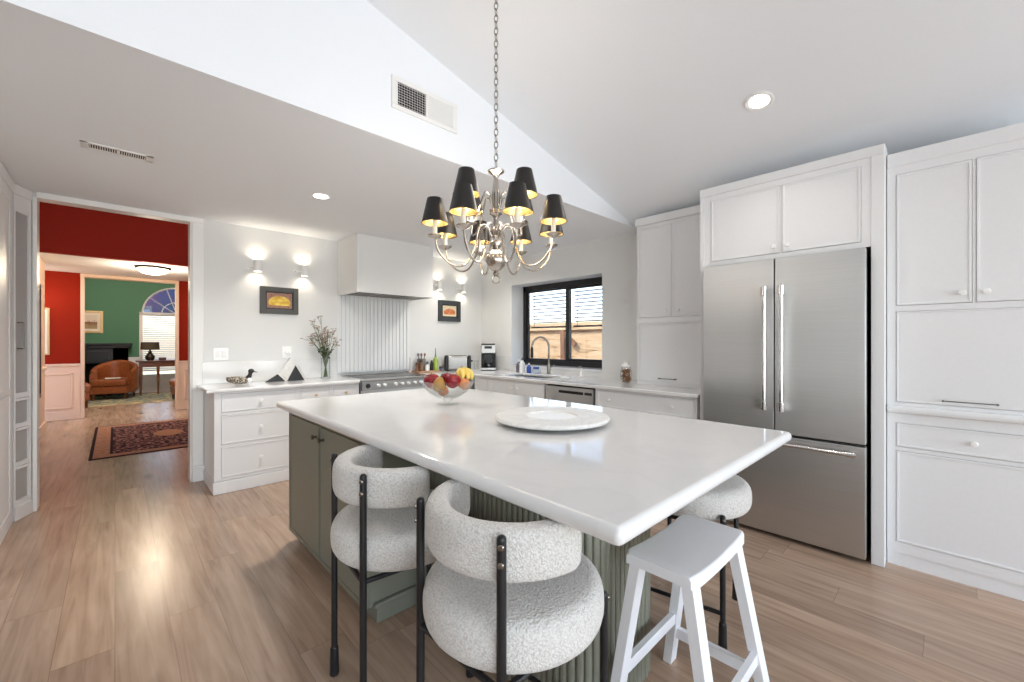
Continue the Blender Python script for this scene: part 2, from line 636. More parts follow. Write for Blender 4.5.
def thing(name, label, cat, loc=(0, 0, 0), group=None, rz=0):
    """the Empty at a thing's base; parts built under it are given in scene coordinates (unless loc is the origin and it is moved later)"""
    o = bpy.data.objects.new(name, None)
    o.empty_display_size = .1
    COL.objects.link(o)
    o.location = loc
    o.rotation_euler[2] = rz
    OFF[o.name] = loc
    return tag(o, label, cat, group)


def solo(name, mb, mat, label, cat, group=None, origin=None):
    """a thing that is one mesh, its origin moved to its base"""
    if origin is not None:
        bmesh.ops.translate(mb.bm, verts=mb.bm.verts[:], vec=-Vector(origin))
    o = obj(name, mb, mat)
    if origin is not None:
        o.location = origin
    return tag(o, label, cat, group)


def struct(name, mb, mat, parent=None):
    o = obj(name, mb, mat, parent)
    if not parent:
        o['kind'] = 'structure'
    return o


def dup(root, loc, rz, label):
    r = root.copy()
    COL.objects.link(r)
    r.location = loc
    r.rotation_euler = (0, 0, rz)
    r['label'] = label
    for ch in list(root.children):
        c = ch.copy()
        COL.objects.link(c)
        c.parent = r
        for g in ch.children:
            d = g.copy()
            COL.objects.link(d)
            d.parent = c
    return r


# maps from (along, up, outward) to the scene for the three cabinet fronts
def on_right(xf):      # fronts that face -x
    return lambda a, b, c: (xf - c, a, b)


def on_back(yf):       # fronts that face -y
    return lambda a, b, c: (a, yf - c, b)


def on_left(xf):       # fronts that face +x
    return lambda a, b, c: (xf + c, a, b)


def fbox(mb, f, a0, a1, b0, b1, c0, c1, bev=0.):
    p, q = f(a0, b0, c0), f(a1, b1, c1)
    mb.box(min(p[0], q[0]), max(p[0], q[0]), min(p[1], q[1]), max(p[1], q[1]), min(p[2], q[2]), max(p[2], q[2]), bev)
    return mb


def front(f, a0, a1, b0, b1, bead=.012, gap=.0022, th=.019, proud=.0):
    """inset door or drawer front with a raised bead round its edge"""
    mb = MB()
    a0, a1 = min(a0, a1) + gap, max(a0, a1) - gap
    b0, b1 = b0 + gap, b1 - gap
    fbox(mb, f, a0, a1, b0, b1, proud - th, proud, .001)
    w, h = bead, .004
    fbox(mb, f, a0, a0 + w, b0, b1, proud - .001, proud + h, .003)
    fbox(mb, f, a1 - w, a1, b0, b1, proud - .001, proud + h, .003)
    fbox(mb, f, a0 + w * .6, a1 - w * .6, b0, b0 + w, proud - .001, proud + h, .003)
    fbox(mb, f, a0 + w * .6, a1 - w * .6, b1 - w, b1, proud - .001, proud + h, .003)
    return mb


def carcass(f, a0, a1, b0, b1, depth, holes, ff=.02):
    """cabinet box with a face frame that leaves openings for the fronts"""
    mb = MB()
    a0, a1 = min(a0, a1), max(a0, a1)
    us = sorted({a0, a1} | {x for h in holes for x in (min(h[0], h[1]), max(h[0], h[1]))})
    vs = sorted({b0, b1} | {x for h in holes for x in (h[2], h[3])})
    inside = lambda u, v: not any(min(h[0], h[1]) < u < max(h[0], h[1]) and h[2] < v < h[3] for h in holes)
    mb.gridslab(us, vs, inside, -ff, 0, f)
    fbox(mb, f, a0, a1, b0, b1, -depth, -ff - .002)
    return mb


def knob(f, a, b, c=0., r=.015, ln=.028):
    mb = MB()
    o = Vector(f(a, b, c))
    ax = Vector(f(a, b, c + 1)) - o
    mb.lathe([(.009, 0), (.006, .004), (.005, ln * .5), (r * .8, ln * .62), (r, ln * .8), (r * .85, ln * .95), (r * .3, ln)], o, ax, 18)
    return mb


def bar_pull(f, a0, a1, b, r=.004, stand=.028):
    mb = MB()
    mb.tube([f(a0, b, stand), f(a1, b, stand)], r, 8)
    for a in (a0, a1):
        mb.tube([f(a, b, 0), f(a, b, stand + r)], r * 1.2, 8)
        mb.ball(f(a, b, stand), r * 1.9, 10)
    return mb


def rot_z(pt, ang, c=(0, 0)):
    x, y = pt[0] - c[0], pt[1] - c[1]
    return (c[0] + x * math.cos(ang) - y * math.sin(ang), c[1] + x * math.sin(ang) + y * math.cos(ang))


# ------------------------------------------------------------------ the setting
XB, YA, YS = 3.97, 4.83, 2.185           # window wall, stove wall, edge of the dropped ceiling
ZC = 2.44
vault = lambda x: 3.395 - .248 * x
XR = -2.6                                 # ridge of the vault
CT = .895                                 # worktop height

struct('floor', MB().box(-7.2, 6.0, -4.2, 17, -.05, 0), 'floor')

# stove wall with the wide opening to the hall
struct('wall_back', MB().gridslab([-7, -.435, .515, 4.1], [0, 2.415, 2.44], lambda u, v: not (-.435 < u < .515 and v < 2.415), 0, .12, lambda u, v, c: (u, YA + c, v)), 'wall')
# window wall
WY0, WY1, WZ0, WZ1 = 2.70, 4.18, .945, 2.065
struct('wall_right', MB().gridslab([-4, WY0, WY1, 4.95], [0, WZ0, WZ1, 2.5], lambda u, v: not (WY0 < u < WY1 and WZ0 < v < WZ1), 0, .29, lambda u, v, c: (XB + c, u, v)), 'wall')
struct('ceiling', MB().box(-7, XB + .1, YS + .059, YA + .1, ZC, ZC + .08), 'ceil')
# vaulted ceiling of the living end
mb = MB()
mb.faces([(XB + .1, -4.1, vault(XB + .1)), (XB + .1, YS + .05, vault(XB + .1)), (XR, YS + .05, vault(XR)), (XR, -4.1, vault(XR)), (-7.1, YS + .05, vault(XR) - .248 * 4.5), (-7.1, -4.1, vault(XR) - .248 * 4.5)],
         [(0, 1, 2, 3), (3, 2, 4, 5)])
r = bmesh.ops.extrude_face_region(mb.bm, geom=mb.bm.faces[:])
bmesh.ops.translate(mb.bm, verts=[v for v in r['geom'] if isinstance(v, bmesh.types.BMVert)], vec=(0, 0, .08))
struct('ceiling_vault', mb, 'ceil')
# upright face between the dropped ceiling and the vault
mb = MB()
zr, zl = vault(XR), vault(XR) - .248 * 4.5
ring = [(XB + .05, ZC - .03), (3.85, ZC), (XR, zr), (-7, zl), (-7, ZC), (3.8, ZC)]
ring = [(3.851, ZC), (XR, zr), (-7, zl), (-7, ZC)]
mb.rings([[(x, YS, z) for x, z in ring], [(x, YS + .06, z) for x, z in ring]])
struct('wall_soffit', mb, 'ceil')
# walls of the living end, behind the camera
us = sorted({-7., 4.} | {x for w in REAR_WINDOWS for x in w})
struct('wall_front', MB().gridslab(us, [0, .25, 2.45, 4.2], lambda u, v: not (.25 < v < 2.45 and any(a < u < b for a, b in REAR_WINDOWS)), 0, .15, lambda u, v, c: (u, -4.1 + c, v)), 'wall')
struct('wall_left', MB().gridslab([-4.1, 4.95], [0, 4.2], lambda u, v: True, 0, .15, lambda u, v, c: (-7.15 + c, u, v)), 'wall')
struct('wall_kitchen_left', MB().box(-1.25, -1.15, 2.6, YA, 0, ZC), 'wall')
for k, (a, b) in enumerate(REAR_WINDOWS):
    mb = MB()
    for x in (a + .03, (a + b) / 2, b - .03):
        mb.box(x - .03, x + .03, -4.05, -4.0, .25, 2.45)
    for z in (.28, 2.42):
        mb.box(a, b, -4.05, -4.0, z - .03, z + .03)
    w = struct('window_%d' % (k + 3), mb, 'black')
    struct('pane', MB().box(a + .04, b - .04, -4.03, -4.02, .3, 2.4), 'pane', w)

# opening trim and baseboards
mb = MB()
mb.box(.515, .60, YA - .016, YA, 0, ZC, .004)
mb.box(-.435, .60, YA - .02, YA + .001, 2.395, ZC, .004)
mb.box(-.455, -.431, YA - .02, YA + .128, 0, 2.40, .003)
mb.box(.500, .513, YA - .012, YA + .128, 0, 2.40, .003)
mb.box(-.44, .512, YA - .012, YA + .128, 2.40, 2.412, .003)
struct('trim_1', mb, 'trim')
mb = MB()
mb.box(.517, .612, YA - .032, YA - .015, 0, .13, .004)
mb.box(.512, .612, YA - .040, YA - .015, .12, .145, .006)
struct('baseboard_back', mb, 'trim')
mb = MB().box(.512, .585, YA - .045, YA - .015, .855, .875, .008)
mb.box(.517, .583, YA - .030, YA - .015, .83, .856, .006)
struct('trim_2', mb, 'trim')

# kitchen window: white reveal, black slider frame, panes
XF = 4.19
mb = MB()
fy0, fy1, fz0, fz1 = WY0, WY1 - .012, WZ0 + .03, WZ1
for a, b, c, d in ((fy0, fy1, fz1 - .075, fz1), (fy0, fy1, fz0, fz0 + .065), (fy0, fy0 + .05, fz0, fz1), (fy1 - .055, fy1, fz0, fz1)):
    mb.box(XF, XF + .07, a, b, c, d, .004)
ym = 3.372
mb.box(XF - .005, XF + .05, ym - .028, ym + .028, fz0 + .05, fz1 - .06, .004)
for a, b, c, d in ((fy0 + .05, ym, fz1 - .105, fz1 - .07), (fy0 + .05, ym, fz0 + .06, fz0 + .10), (fy0 + .05, fy0 + .08, fz0 + .06, fz1 - .07),
                   (ym, fy1 - .055, fz1 - .095, fz1 - .07), (ym, fy1 - .055, fz0 + .06, fz0 + .085), (fy1 - .085, fy1 - .055, fz0 + .06, fz1 - .07)):
    mb.box(XF + .015, XF + .05, a, b, c, d, .003)
w1 = struct('window_1', mb, 'black')
struct('pane', MB().box(XF + .03, XF + .036, fy0 + .06, ym - .02, fz0 + .07, fz1 - .08), 'pane', w1)
struct('pane', MB().box(XF + .034, XF + .040, ym + .02, fy1 - .07, fz0 + .07, fz1 - .08), 'pane', w1)
struct('window_sill', MB().box(XB - .01, XF + .02, WY0 + .002, WY1 - .002, WZ0 - .002, WZ0 + .03, .004), 'quartz')['kind'] = 'structure'

# ------------------------------------------------------------------ yard seen through the kitchen window
def fence_mat():
    t = NT('weathered_tan_boards')
    t.setp(Roughness=.85)
    co = t.coord((2, 1.2, 9))
    nz = t.n('TexNoise'); nz.inputs['Scale'].default_value = 1.6; nz.inputs['Detail'].default_value = 7; nz.inputs['Distortion'].default_value = 1.2
    t.l(co, nz.inputs['Vector'])
    t.l(t.ramp(nz.outputs['Fac'], [(.3, C(140, 112, 78)), (.42, C(188, 160, 120)), (.7, C(206, 182, 144))]), t.b.inputs['Base Color'])
    t.bump(nz.outputs['Fac'], .5, .01)
    return t.m


M['fence'] = fence_mat()
M['post'] = wood('brown_fence_post', C(104, 74, 50), C(150, 108, 74), (20, 20, 3), .8)
M['yard'] = paint('dry_yard', C(170, 150, 118), .9, .1, .1, 6, var=.15)
mb = MB()
mb.box(4.26, 60, -8, 30, -.12, -.02)
struct('ground', mb, 'yard')
fc = thing('board_fence', 'sunlit tan horizontal board fence in the yard beyond the window', 'fence', (6.9, 5, -.02))
mb = MB()
z = 0.
k = 0
while z < 1.56:
    h = .19
    mb.box(6.9 + .006 * (k % 2), 6.94, 1.5, 9.5, z - .02, z + h - .021, .004)
    z += h
    k += 1
mb.box(6.942, 6.955, 1.5, 9.5, -.02, 1.53)
obj('board_panel', mb, 'fence', fc)
mb = MB()
mb.box(6.84, 6.97, 1.4, 9.6, 1.53, 1.565, .004)
obj('cap_rail', mb, 'fence', fc)
for y in (2.2, 5.62, 9.0):
    obj('post', MB().box(6.80, 6.90, y - .05, y + .05, -.02, 1.53, .005), 'post', fc)
mb = MB()
mb.rings([[(x_, 5.56, 1.50), (x_, 5.56, 1.36), (x_, 5.32, 1.18), (x_, 5.26, 1.26)] for x_ in (6.81, 6.85)])
obj('brace', mb, 'post', fc)


def blind(name, y0, y1, label):
    t = thing(name, label, 'blind', (XF + .10, (y0 + y1) / 2, fz1 - .09), 'slatted blinds in the kitchen window')
    mb = MB()
    n = 9
    zt, zb = fz1 - .11, 1.50
    for i in range(n):
        z = zt - (zt - zb - .03) * (i + .5) / n
        mb.box(-.026, .026, y0, y1, -.0015, .0015, mat=Matrix.Translation((XF + .10, 0, z)) @ Matrix.Rotation(math.radians(15), 4, 'Y'))
    o = obj('slats', mb, 'slat', t)
    obj('bottom_rail', MB().box(XF + .08, XF + .12, y0, y1, zb - .022, zb, .003), 'slatdark', t)
    for y in (y0 + .05, y1 - .05):
        obj('ladder_cord', MB().tube([(XF + .10, y, zt), (XF + .10, y, zb)], .003, 6), 'slatdark', t)
    return t


M['slat'] = paint('white_blind_slat', C(232, 236, 242), .5, .3, var=.01)
M['slatdark'] = paint('dark_blind_rail', C(52, 54, 60), .5, .3)
blind('window_blind', ym + .035, fy1 - .075, 'half lowered white slatted blind in the window pane nearer the corner')
blind('window_blind', fy0 + .07, ym - .035, 'half lowered white slatted blind in the window pane nearer the fridge')

# ------------------------------------------------------------------ hall and study beyond the opening
YH, YG, YE = 7.97, 10.07, 14.0           # header, second wall, study end wall
struct('wall_hall_left', MB().box(-.86, -.74, YA + .12, 9.1, 0, 3.7), 'peach')
struct('wall_hall_right', MB().box(3.2, 3.32, YA + .12, YG, 0, 3.7), 'red')
struct('wall_hall_header', MB().box(-1.9, 3.3, YH, YH + .10, ZC, 3.7), 'red')
struct('ceiling_foyer', MB().box(-.9, 3.3, YA + .12, YH + .1, 3.7, 3.78), 'red')
struct('ceiling_hall', MB().box(-1.9, 3.3, YH + .099, YG, ZC, ZC + .06), 'ceil')
struct('wall_hall_end', MB().box(-2.0, -1.9, 9.1, YG, 0, ZC), 'red')
OX0, OX1, OZ = -.378, .835, 2.385
struct('wall_study', MB().gridslab([-2, OX0, OX1, 3.3], [0, OZ, 3.4], lambda u, v: not (OX0 < u < OX1 and v < OZ), 0, .12, lambda u, v, c: (u, YG + c, v)), 'red')
# cream wainscot with picture-frame mouldings on the second wall
mb = MB()
for a, b in ((-1.9, OX0 - .03), (OX1 + .03, 3.2)):
    mb.box(a, b, YG - .015, YG, 0, .89)
    mb.box(a, b, YG - .04, YG, .885, .925, .008)
    mb.box(a, b, YG - .03, YG, 0, .14, .006)
    fr = [(a + .05, b - .05)] if b < 1 else [(a + .09, a + .6), (a + .7, a + 1.3)]
    if b < 1:
        fr = [(-1.5, -1.0), (-.86, -.505)]
    for p, q in fr:
        for x0, x1, z0, z1 in ((p, p + .03, .18, .77), (q - .03, q, .18, .77), (p, q, .18, .21), (p, q, .74, .77)):
            mb.box(x0, x1, YG - .035, YG - .01, z0, z1, .008)
struct('trim_3', mb, 'peach')
mb = MB()
for x in (OX0 - .018, OX1 + .018):
    mb.box(x - .023, x + .023, YG - .045, YG + .13, 0, OZ - .001, .006)
mb.box(OX0 - .043, OX1 + .043, YG - .046, YG + .131, OZ - .006, OZ + .05, .006)
struct('trim_4', mb, 'peach')
mb = MB().box(-.741, -.722, YA + .12, 9.1, 0, .14, .006)
mb.box(-.741, -.715, 8.3, 9.1, .885, .925, .006)
struct('baseboard_hall', mb, 'peach')
# study: green walls, white lower panelling, arched window with blind
WX0, WX1, AZ = .50, 1.86, 2.0
us = [-2.2, WX0, WX1, 3.2]
struct('wall_study_end', MB().gridslab(us, [0, .45, AZ + .70, 3.4], lambda u, v: not (WX0 < u < WX1 and .45 < v < AZ + .70), 0, .12, lambda u, v, c: (u, YE + c, v)), 'green')
# fill of the arch corners
mb = MB()
cxw, rw = (WX0 + WX1) / 2, (WX1 - WX0) / 2
arc = [(cxw + rw * math.cos(PI * k / 20), AZ + rw * math.sin(PI * k / 20)) for k in range(21)]
for half in (arc[:11], arc[10:]):
    cor = (WX1 if half is arc[:11] or half[0][0] > cxw + .01 else WX0, AZ + .70)
    pts = half + ([(cxw, AZ + .70), (cor[0], AZ + .70)] if cor[0] == WX1 else [(WX0, AZ + .70), (cxw, AZ + .70)])
    mb.rings([[(x, YE, z) for x, z in pts], [(x, YE + .12, z) for x, z in pts]])
struct('wall_study_arch', mb, 'green')
struct('wall_study_left', MB().box(-2.3, -2.2, YG, YE, 0, 3.4), 'green')
struct('wall_study_right', MB().box(3.2, 3.3, YG, YE, 0, 3.4), 'green')
struct('ceiling_study', MB().box(-2.3, 3.3, YG, YE + .1, 3.4, 3.46), 'ceil')
mb = MB()
mb.box(.24, 3.2, YE - .02, YE, 0, .42)
mb.box(.24, WX0 - .04, YE - .02, YE, .4, .88)
mb.box(.24, WX0 - .04, YE - .04, YE, .86, .90, .006)
for z in (.10, .30):
    mb.box(.24, 3.2, YE - .035, YE, z - .012, z + .012, .005)
struct('trim_5', mb, 'trim')
mb = MB()
mb.box(WX0 - .06, WX0 + .01, YE - .03, YE + .03, .42, AZ + .02, .005)
mb.box(WX1 - .01, WX1 + .06, YE - .03, YE + .03, .42, AZ + .02, .005)
mb.box(WX0 - .06, WX1 + .06, YE - .04, YE + .03, .39, .45, .005)
mb.box(WX0 - .06, WX1 + .06, YE - .03, YE + .03, AZ - .02, AZ + .03, .005)
mb.tube([(x, YE + .01, z) for x, z in arc], .022, 8)
for k in (4, 8, 12, 16):
    mb.tube([(cxw, YE + .05, AZ), (arc[k][0], YE + .05, arc[k][1])], .012, 6)
mb.tube([(cxw + rw * .45 * math.cos(PI * k / 12), YE + .05, AZ + rw * .45 * math.sin(PI * k / 12)) for k in range(13)], .012, 6)
w2 = struct('window_2', mb, 'trim')
pts = arc + []
mb = MB().rings([[(x, YE + .06, z) for x, z in pts], [(x, YE + .066, z) for x, z in pts]])
struct('pane', mb, 'paneblue', w2)
struct('pane', MB().box(WX0, WX1, YE + .06, YE + .066, .45, AZ), 'pane', w2)
t = NT('translucent_slat')
tr = t.n('BsdfTranslucent'); tr.inputs[0].default_value = C(236, 238, 242)
mx = t.n('MixShader'); mx.inputs[0].default_value = .08
t.setp(Base_Color=C(205, 207, 210), Roughness=.5)
t.l(t.b.outputs[0], mx.inputs[1]); t.l(tr.outputs[0], mx.inputs[2]); t.l(mx.outputs[0], t.out.inputs[0])
M['slat2'] = t.m
bl = thing('window_blind', 'lowered white slatted blind in the arched window of the green room', 'blind', (cxw, YE + .03, AZ))
mb = MB()
n = 30
for i in range(n):
    z = AZ - .05 - (AZ - .55) * i / n
    mb.box(WX0 + .015, WX1 - .015, -.024, .024, -.0015, .0015, mat=Matrix.Translation((0, YE + .035, z)) @ Matrix.Rotation(math.radians(48), 4, 'X'))
obj('slats', mb, 'slat2', bl)
obj('head_rail', MB().box(WX0 + .012, WX1 - .012, YE + .005, YE + .055, AZ - .045, AZ - .02), 'trim', bl)

# ------------------------------------------------------------------ hall and study furnishings
M['rug_hall'] = rug_mat('persian_rug', C(34, 24, 36), C(150, 104, 96), C(166, 130, 116), C(40, 26, 30), C(164, 116, 84), .76, 1.19, .18, 13)
M['rug_study'] = rug_mat('study_rug', C(120, 128, 116), C(178, 164, 128), C(202, 180, 132), C(206, 178, 122), C(98, 116, 118), 1.7, 1.0, .25, 5)
rg = MB().box(-.76, .76, -1.19, 1.19, 0, .008, .003)
o = obj('area_rug', rg, 'rug_hall')
o.location = (.55, 7.63, .0005)
tag(o, 'dark patterned oriental rug with a tan medallion on the hall floor', 'rug')
o = obj('area_rug', MB().box(-1.7, 1.7, -1.0, 1.0, 0, .008, .003), 'rug_study')
o.location = (.5, 12.62, .0005)
tag(o, 'pale multicoloured rug under the leather armchairs in the green room', 'rug')

t = thing('ceiling_lamp', 'lit bowl ceiling lamp hanging flush in the red hall', 'lamp', (.43, 8.5, ZC))
obj('ceiling_plate', MB().lathe([(.20, 0), (.215, -.018), (.20, -.03)], (.43, 8.5, ZC), n=36), 'bronze', t)
obj('glass_bowl', MB().lathe([(.19, -.028), (.18, -.06), (.14, -.09), (.07, -.108), (.002, -.112)], (.43, 8.5, ZC), n=36), 'lampglass', t)
light('POINT', 'hall_lamp_or_study_fill', (.43, 8.5, ZC - .2), 22, (1, .84, .62), radius=.12)
light('POINT', 'hall_lamp_or_study_fill', (.3, 10.75, 3.0), 75, (1, .92, .80), radius=.3)  # fill light added to brighten the study, no fixture hangs there
light('POINT', 'picture_lamp_glow', (-.80, 9.72, 1.98), 2.2, (1, .82, .58), radius=.03)


def picture(name, f, a0, a1, b0, b1, fw, frame, art, label, mat_w=0, mat_m='mat', cat='picture', depth=.03):
    c = f((a0 + a1) / 2, b0, .002)
    t = thing(name, label, cat, c)
    mb = MB()
    for p in ((a0, a0 + fw, b0, b1), (a1 - fw, a1, b0, b1), (a0 + fw - .001, a1 - fw + .001, b0, b0 + fw), (a0 + fw - .001, a1 - fw + .001, b1 - fw, b1)):
        fbox(mb, f, *p, .002, depth, .004)
    obj('frame', mb, frame, t)
    i = fw
    if mat_w:
        mb = MB()
        fbox(mb, f, a0 + i - .002, a1 - i + .002, b0 + i - .002, b1 - i + .002, .003, depth * .5)
        obj('mat_board', mb, mat_m, t)
        i += mat_w
    mb = MB()
    fbox(mb, f, a0 + i - .001, a1 - i + .001, b0 + i - .001, b1 - i + .001, .003, depth * (.62 if mat_w else .5))
    obj('canvas', mb, art, t)
    return t


hall_f = on_back(YG)
picture('framed_picture', hall_f, -1.10, -.765, 1.075, 1.835, .022, 'gold', landscape_mat('dark_landscape', C(120, 96, 70), C(60, 44, 36), C(38, 30, 28)),
        'tall gilt framed picture lit from above on the red wall', .04)
picture('framed_picture', on_back(YE), -.78, -.205, 1.49, 2.015, .05, 'gold', landscape_mat('pale_landscape', C(226, 214, 192), C(140, 96, 62), C(170, 146, 104)),
        'gilt framed landscape hanging above the black fireplace', .05)
picture('framed_mirror', on_left(-.74), 7.35, 8.35, .55, 2.05, .06, 'walnut', 'steel2', 'dark wood framed mirror seen edge-on on the hall side wall', cat='mirror')

# fireplace
t = thing('fireplace', 'black fireplace mantel against the green wall', 'fireplace', (-.7, YE - .16, 0))
mb = MB()
mb.box(-1.64, -1.36, YE - .26, YE - .002, 0, 1.14, .006)
mb.box(-.04, .235, YE - .26, YE - .002, 0, 1.14, .006)
mb.box(-1.64, .235, YE - .26, YE - .002, .78, 1.14, .006)
for x in (-1.50, .10):
    mb.box(x - .09, x + .09, YE - .275, YE - .255, .12, .72, .004)
mb.box(-1.30, -.10, YE - .275, YE - .255, .84, 1.06, .004)
obj('surround', mb, 'mantel', t)
mb = MB()
mb.box(-1.72, .31, YE - .34, YE - .002, 1.20, 1.25, .006)
mb.box(-1.68, .27, YE - .30, YE - .002, 1.13, 1.20, .015)
obj('mantel_shelf', mb, 'mantel', t)
obj('firebox', MB().box(-1.36, -.04, YE - .10, YE - .004, 0, .78), 'fire', t)


# barrel armchairs
def armchair(label):
    t = thing('leather_armchair', label, 'armchair', (0, 0, 0), 'brown leather armchairs of the green room')
    mb = MB()
    rr = []
    N = 26
    for k in range(N + 1):
        a = math.radians(-28 + 236 * k / N)      # wraps from the right arm round the back to the left arm (front is -y)
        e = abs(k / N - .5) * 2                   # 0 at the back, 1 at the arm ends
        top = .86 - .24 * e ** 1.6
        ro, ri = .47, .33
        sec = [(ro - .06, .14), (ro, .2), (ro + .01, top - .1), (ro - .02, top - .02), (ro - .07, top), (ri + .02, top - .03), (ri, top - .1), (ri, .2)]
        rr.append([(r_ * math.cos(a), r_ * math.sin(a) * .95, z) for r_, z in sec])
    mb.rings(rr)
    obj('backrest', mb, 'leather', t)
    mb = MB()
    mb.box(-.34, .34, -.44, .33, .30, .455, .05, 3)
    obj('seat', mb, 'leather', t)
    mb = MB().box(-.36, .36, -.42, .33, .14, .30, .02)
    obj('base', mb, 'leather', t)
    for sx, sy in ((-.3, -.36), (.3, -.36), (-.3, .3), (.3, .3)):
        obj('leg', MB().lathe([(.022, 0), (.034, .15)], (sx, sy, .008), n=12), 'cherry', t)
    return t


ac = armchair('brown leather armchair with a book on its seat before the fireplace')
ac.location = (.0, 13.02, .0005)
ac.rotation_euler[2] = math.radians(-16)
ac.scale = (.86, .88, 1)
dup(ac, (-.74, 11.78, .0005), math.radians(95), 'brown leather armchair cut off by the cream trim left of the opening')
dup(ac, (1.27, 11.72, .0005), math.radians(-88), 'brown leather armchair cut off by the cream trim right of the desk')
M['paper'] = paint('book_paper', C(232, 226, 214), .7, .2)
t = thing('open_book', 'pale book lying on the leather armchair seat', 'book', (-.06, 12.80, .462))
obj('pages', MB().box(-.16, .10, 12.76, 12.94, .464, .482, .004), 'paper', t)
obj('cover', MB().box(-.17, .11, 12.75, 12.95, .460, .465, .001), 'shade_tan', t)

# writing desk with lamp
t = thing('writing_desk', 'cherry wood writing desk under the arched window', 'desk', (.95, 13.45, 0))
obj('desk_top', MB().box(.36, 1.62, 13.20, 13.72, .80, .83, .008), 'cherry', t)
obj('apron', MB().box(.42, 1.56, 13.24, 13.68, .68, .80, .004), 'cherry', t)
for x in (.45, 1.53):
    for y in (13.27, 13.65):
        obj('leg', MB().rings([[(x + sx * w_, y + sy * w_, z) for sx, sy in ((-1, -1), (1, -1), (1, 1), (-1, 1))] for w_, z in ((.014, .0085), (.028, .60), (.030, .70))]), 'cherry', t)
obj('leg', MB().rings([[(.76 + sx * w_, 13.27 + sy * w_, z) for sx, sy in ((-1, -1), (1, -1), (1, 1), (-1, 1))] for w_, z in ((.014, .0085), (.028, .60), (.030, .70))]), 'cherry', t)
t = thing('table_lamp', 'table lamp with a dark drum shade on the writing desk', 'lamp', (.62, 13.42, .83))
obj('base', MB().lathe([(.06, 0), (.085, .03), (.095, .09), (.06, .15), (.03, .19), (.045, .21), (.02, .23), (.012, .30)], (.62, 13.42, .83), n=24), 'bronze', t)
obj('lamp_shade', MB().lathe([(.18, .26), (.17, .44)], (.62, 13.42, .83), n=30, cap0=False), 'shade_tan', t)
solo('trinket_box', MB().box(.78, .92, 13.36, 13.46, .83, .89, .006), 'walnut', 'small dark box beside the lamp on the writing desk', 'box', origin=(.85, 13.41, .83))

# ------------------------------------------------------------------ ceiling fittings
def downlight(name, p, nrm, label, e):
    t = thing(name, label, 'ceiling light', p, 'recessed ceiling lights')
    obj('trim_ring', MB().lathe([(.052, -.001), (.075, -.001), (.078, .004), (.07, .008), (.054, .004)], p, nrm, 32, False, False), 'trim', t)
    obj('diffuser', MB().lathe([(.054, .001), (.054, .003)], p, nrm, 32), 'can', t)
    q = Vector(p) + Vector(nrm) * .02
    light('SPOT', name + '_beam', q, e, (1, .95, .88), Vector(nrm).to_track_quat('-Z', 'Y').to_euler(), radius=.05, spot=math.radians(150))
    return t


nv = Vector((-.248, 0, -1)).normalized()
downlight('recessed_light', (2.747, .775, vault(2.747)), nv, 'lit recessed light in the sloping ceiling above the fridge', 9)
downlight('recessed_light', (1.173, 3.41, ZC), Vector((0, 0, -1)), 'lit recessed light in the flat ceiling left of the chandelier', 50)
downlight('recessed_light', (3.2, 3.9, ZC), Vector((0, 0, -1)), 'added recessed light behind the chandelier, brightening the corner near the hood', 30)  # extra fitting, added to lift the window corner and stove wall

# air vents
t = thing('air_vent', 'white two-part air vent on the upright face below the vault', 'vent', (1.36, YS, 2.655))
f = on_back(YS)
mb = MB()
for p in ((1.135, 1.59, 2.625, 2.652), (1.135, 1.59, 2.785, 2.812), (1.135, 1.172, 2.652, 2.785), (1.553, 1.59, 2.652, 2.785), (1.358, 1.372, 2.652, 2.785)):
    fbox(mb, f, *p, .0, .010, .003)
obj('frame', mb, 'trim', t)
mb = MB()
fbox(mb, f, 1.172, 1.358, 2.652, 2.785, .0005, .002)
obj('duct_opening', mb, 'dark', t)
for lo, hi, ang in ((1.172, 1.358, 62), (1.372, 1.553, -42)):
    mb = MB()
    nn = 11
    for i in range(nn):
        x = lo + (hi - lo) * (i + .5) / nn
        mb.box(-.0055 if ang > 0 else -.009, .0055 if ang > 0 else .009, -.0007, .0007, 2.653, 2.784, mat=Matrix.Translation((x, YS - .008, 0)) @ Matrix.Rotation(math.radians(ang), 4, 'Z'))
    if ang > 0:
        for i in range(9):
            fbox(mb, f, lo, hi, 2.659 + i * .0148, 2.6605 + i * .0148, .003, .005)
    obj('louvre', mb, 'trim', t)
t = thing('air_vent', 'long white slotted air vent in the flat ceiling left of the room', 'vent', (.015, 3.45, ZC))
mb = MB()
x0, x1, y0, y1 = -.145, .175, 3.40, 3.50
for p in ((x0, x1, y0, y0 + .015), (x0, x1, y1 - .015, y1), (x0, x0 + .035, y0, y1), (x1 - .035, x1, y0, y1), (.010, .022, y0, y1)):
    mb.box(p[0], p[1], p[2], p[3], ZC - .006, ZC, .0015)
obj('frame', mb, 'trim', t)
obj('duct_opening', MB().box(x0 + .03, x1 - .03, y0 + .015, y1 - .015, ZC - .002, ZC - .0005), 'dark', t)
mb = MB()
for i in range(24):
    x = x0 + .035 + (x1 - x0 - .07) * (i + .5) / 24
    mb.box(-.0022, .0022, y0 + .018, y1 - .018, -.001, .001, mat=Matrix.Translation((x, 0, ZC - .0045)))
obj('louvre', mb, 'trim', t)

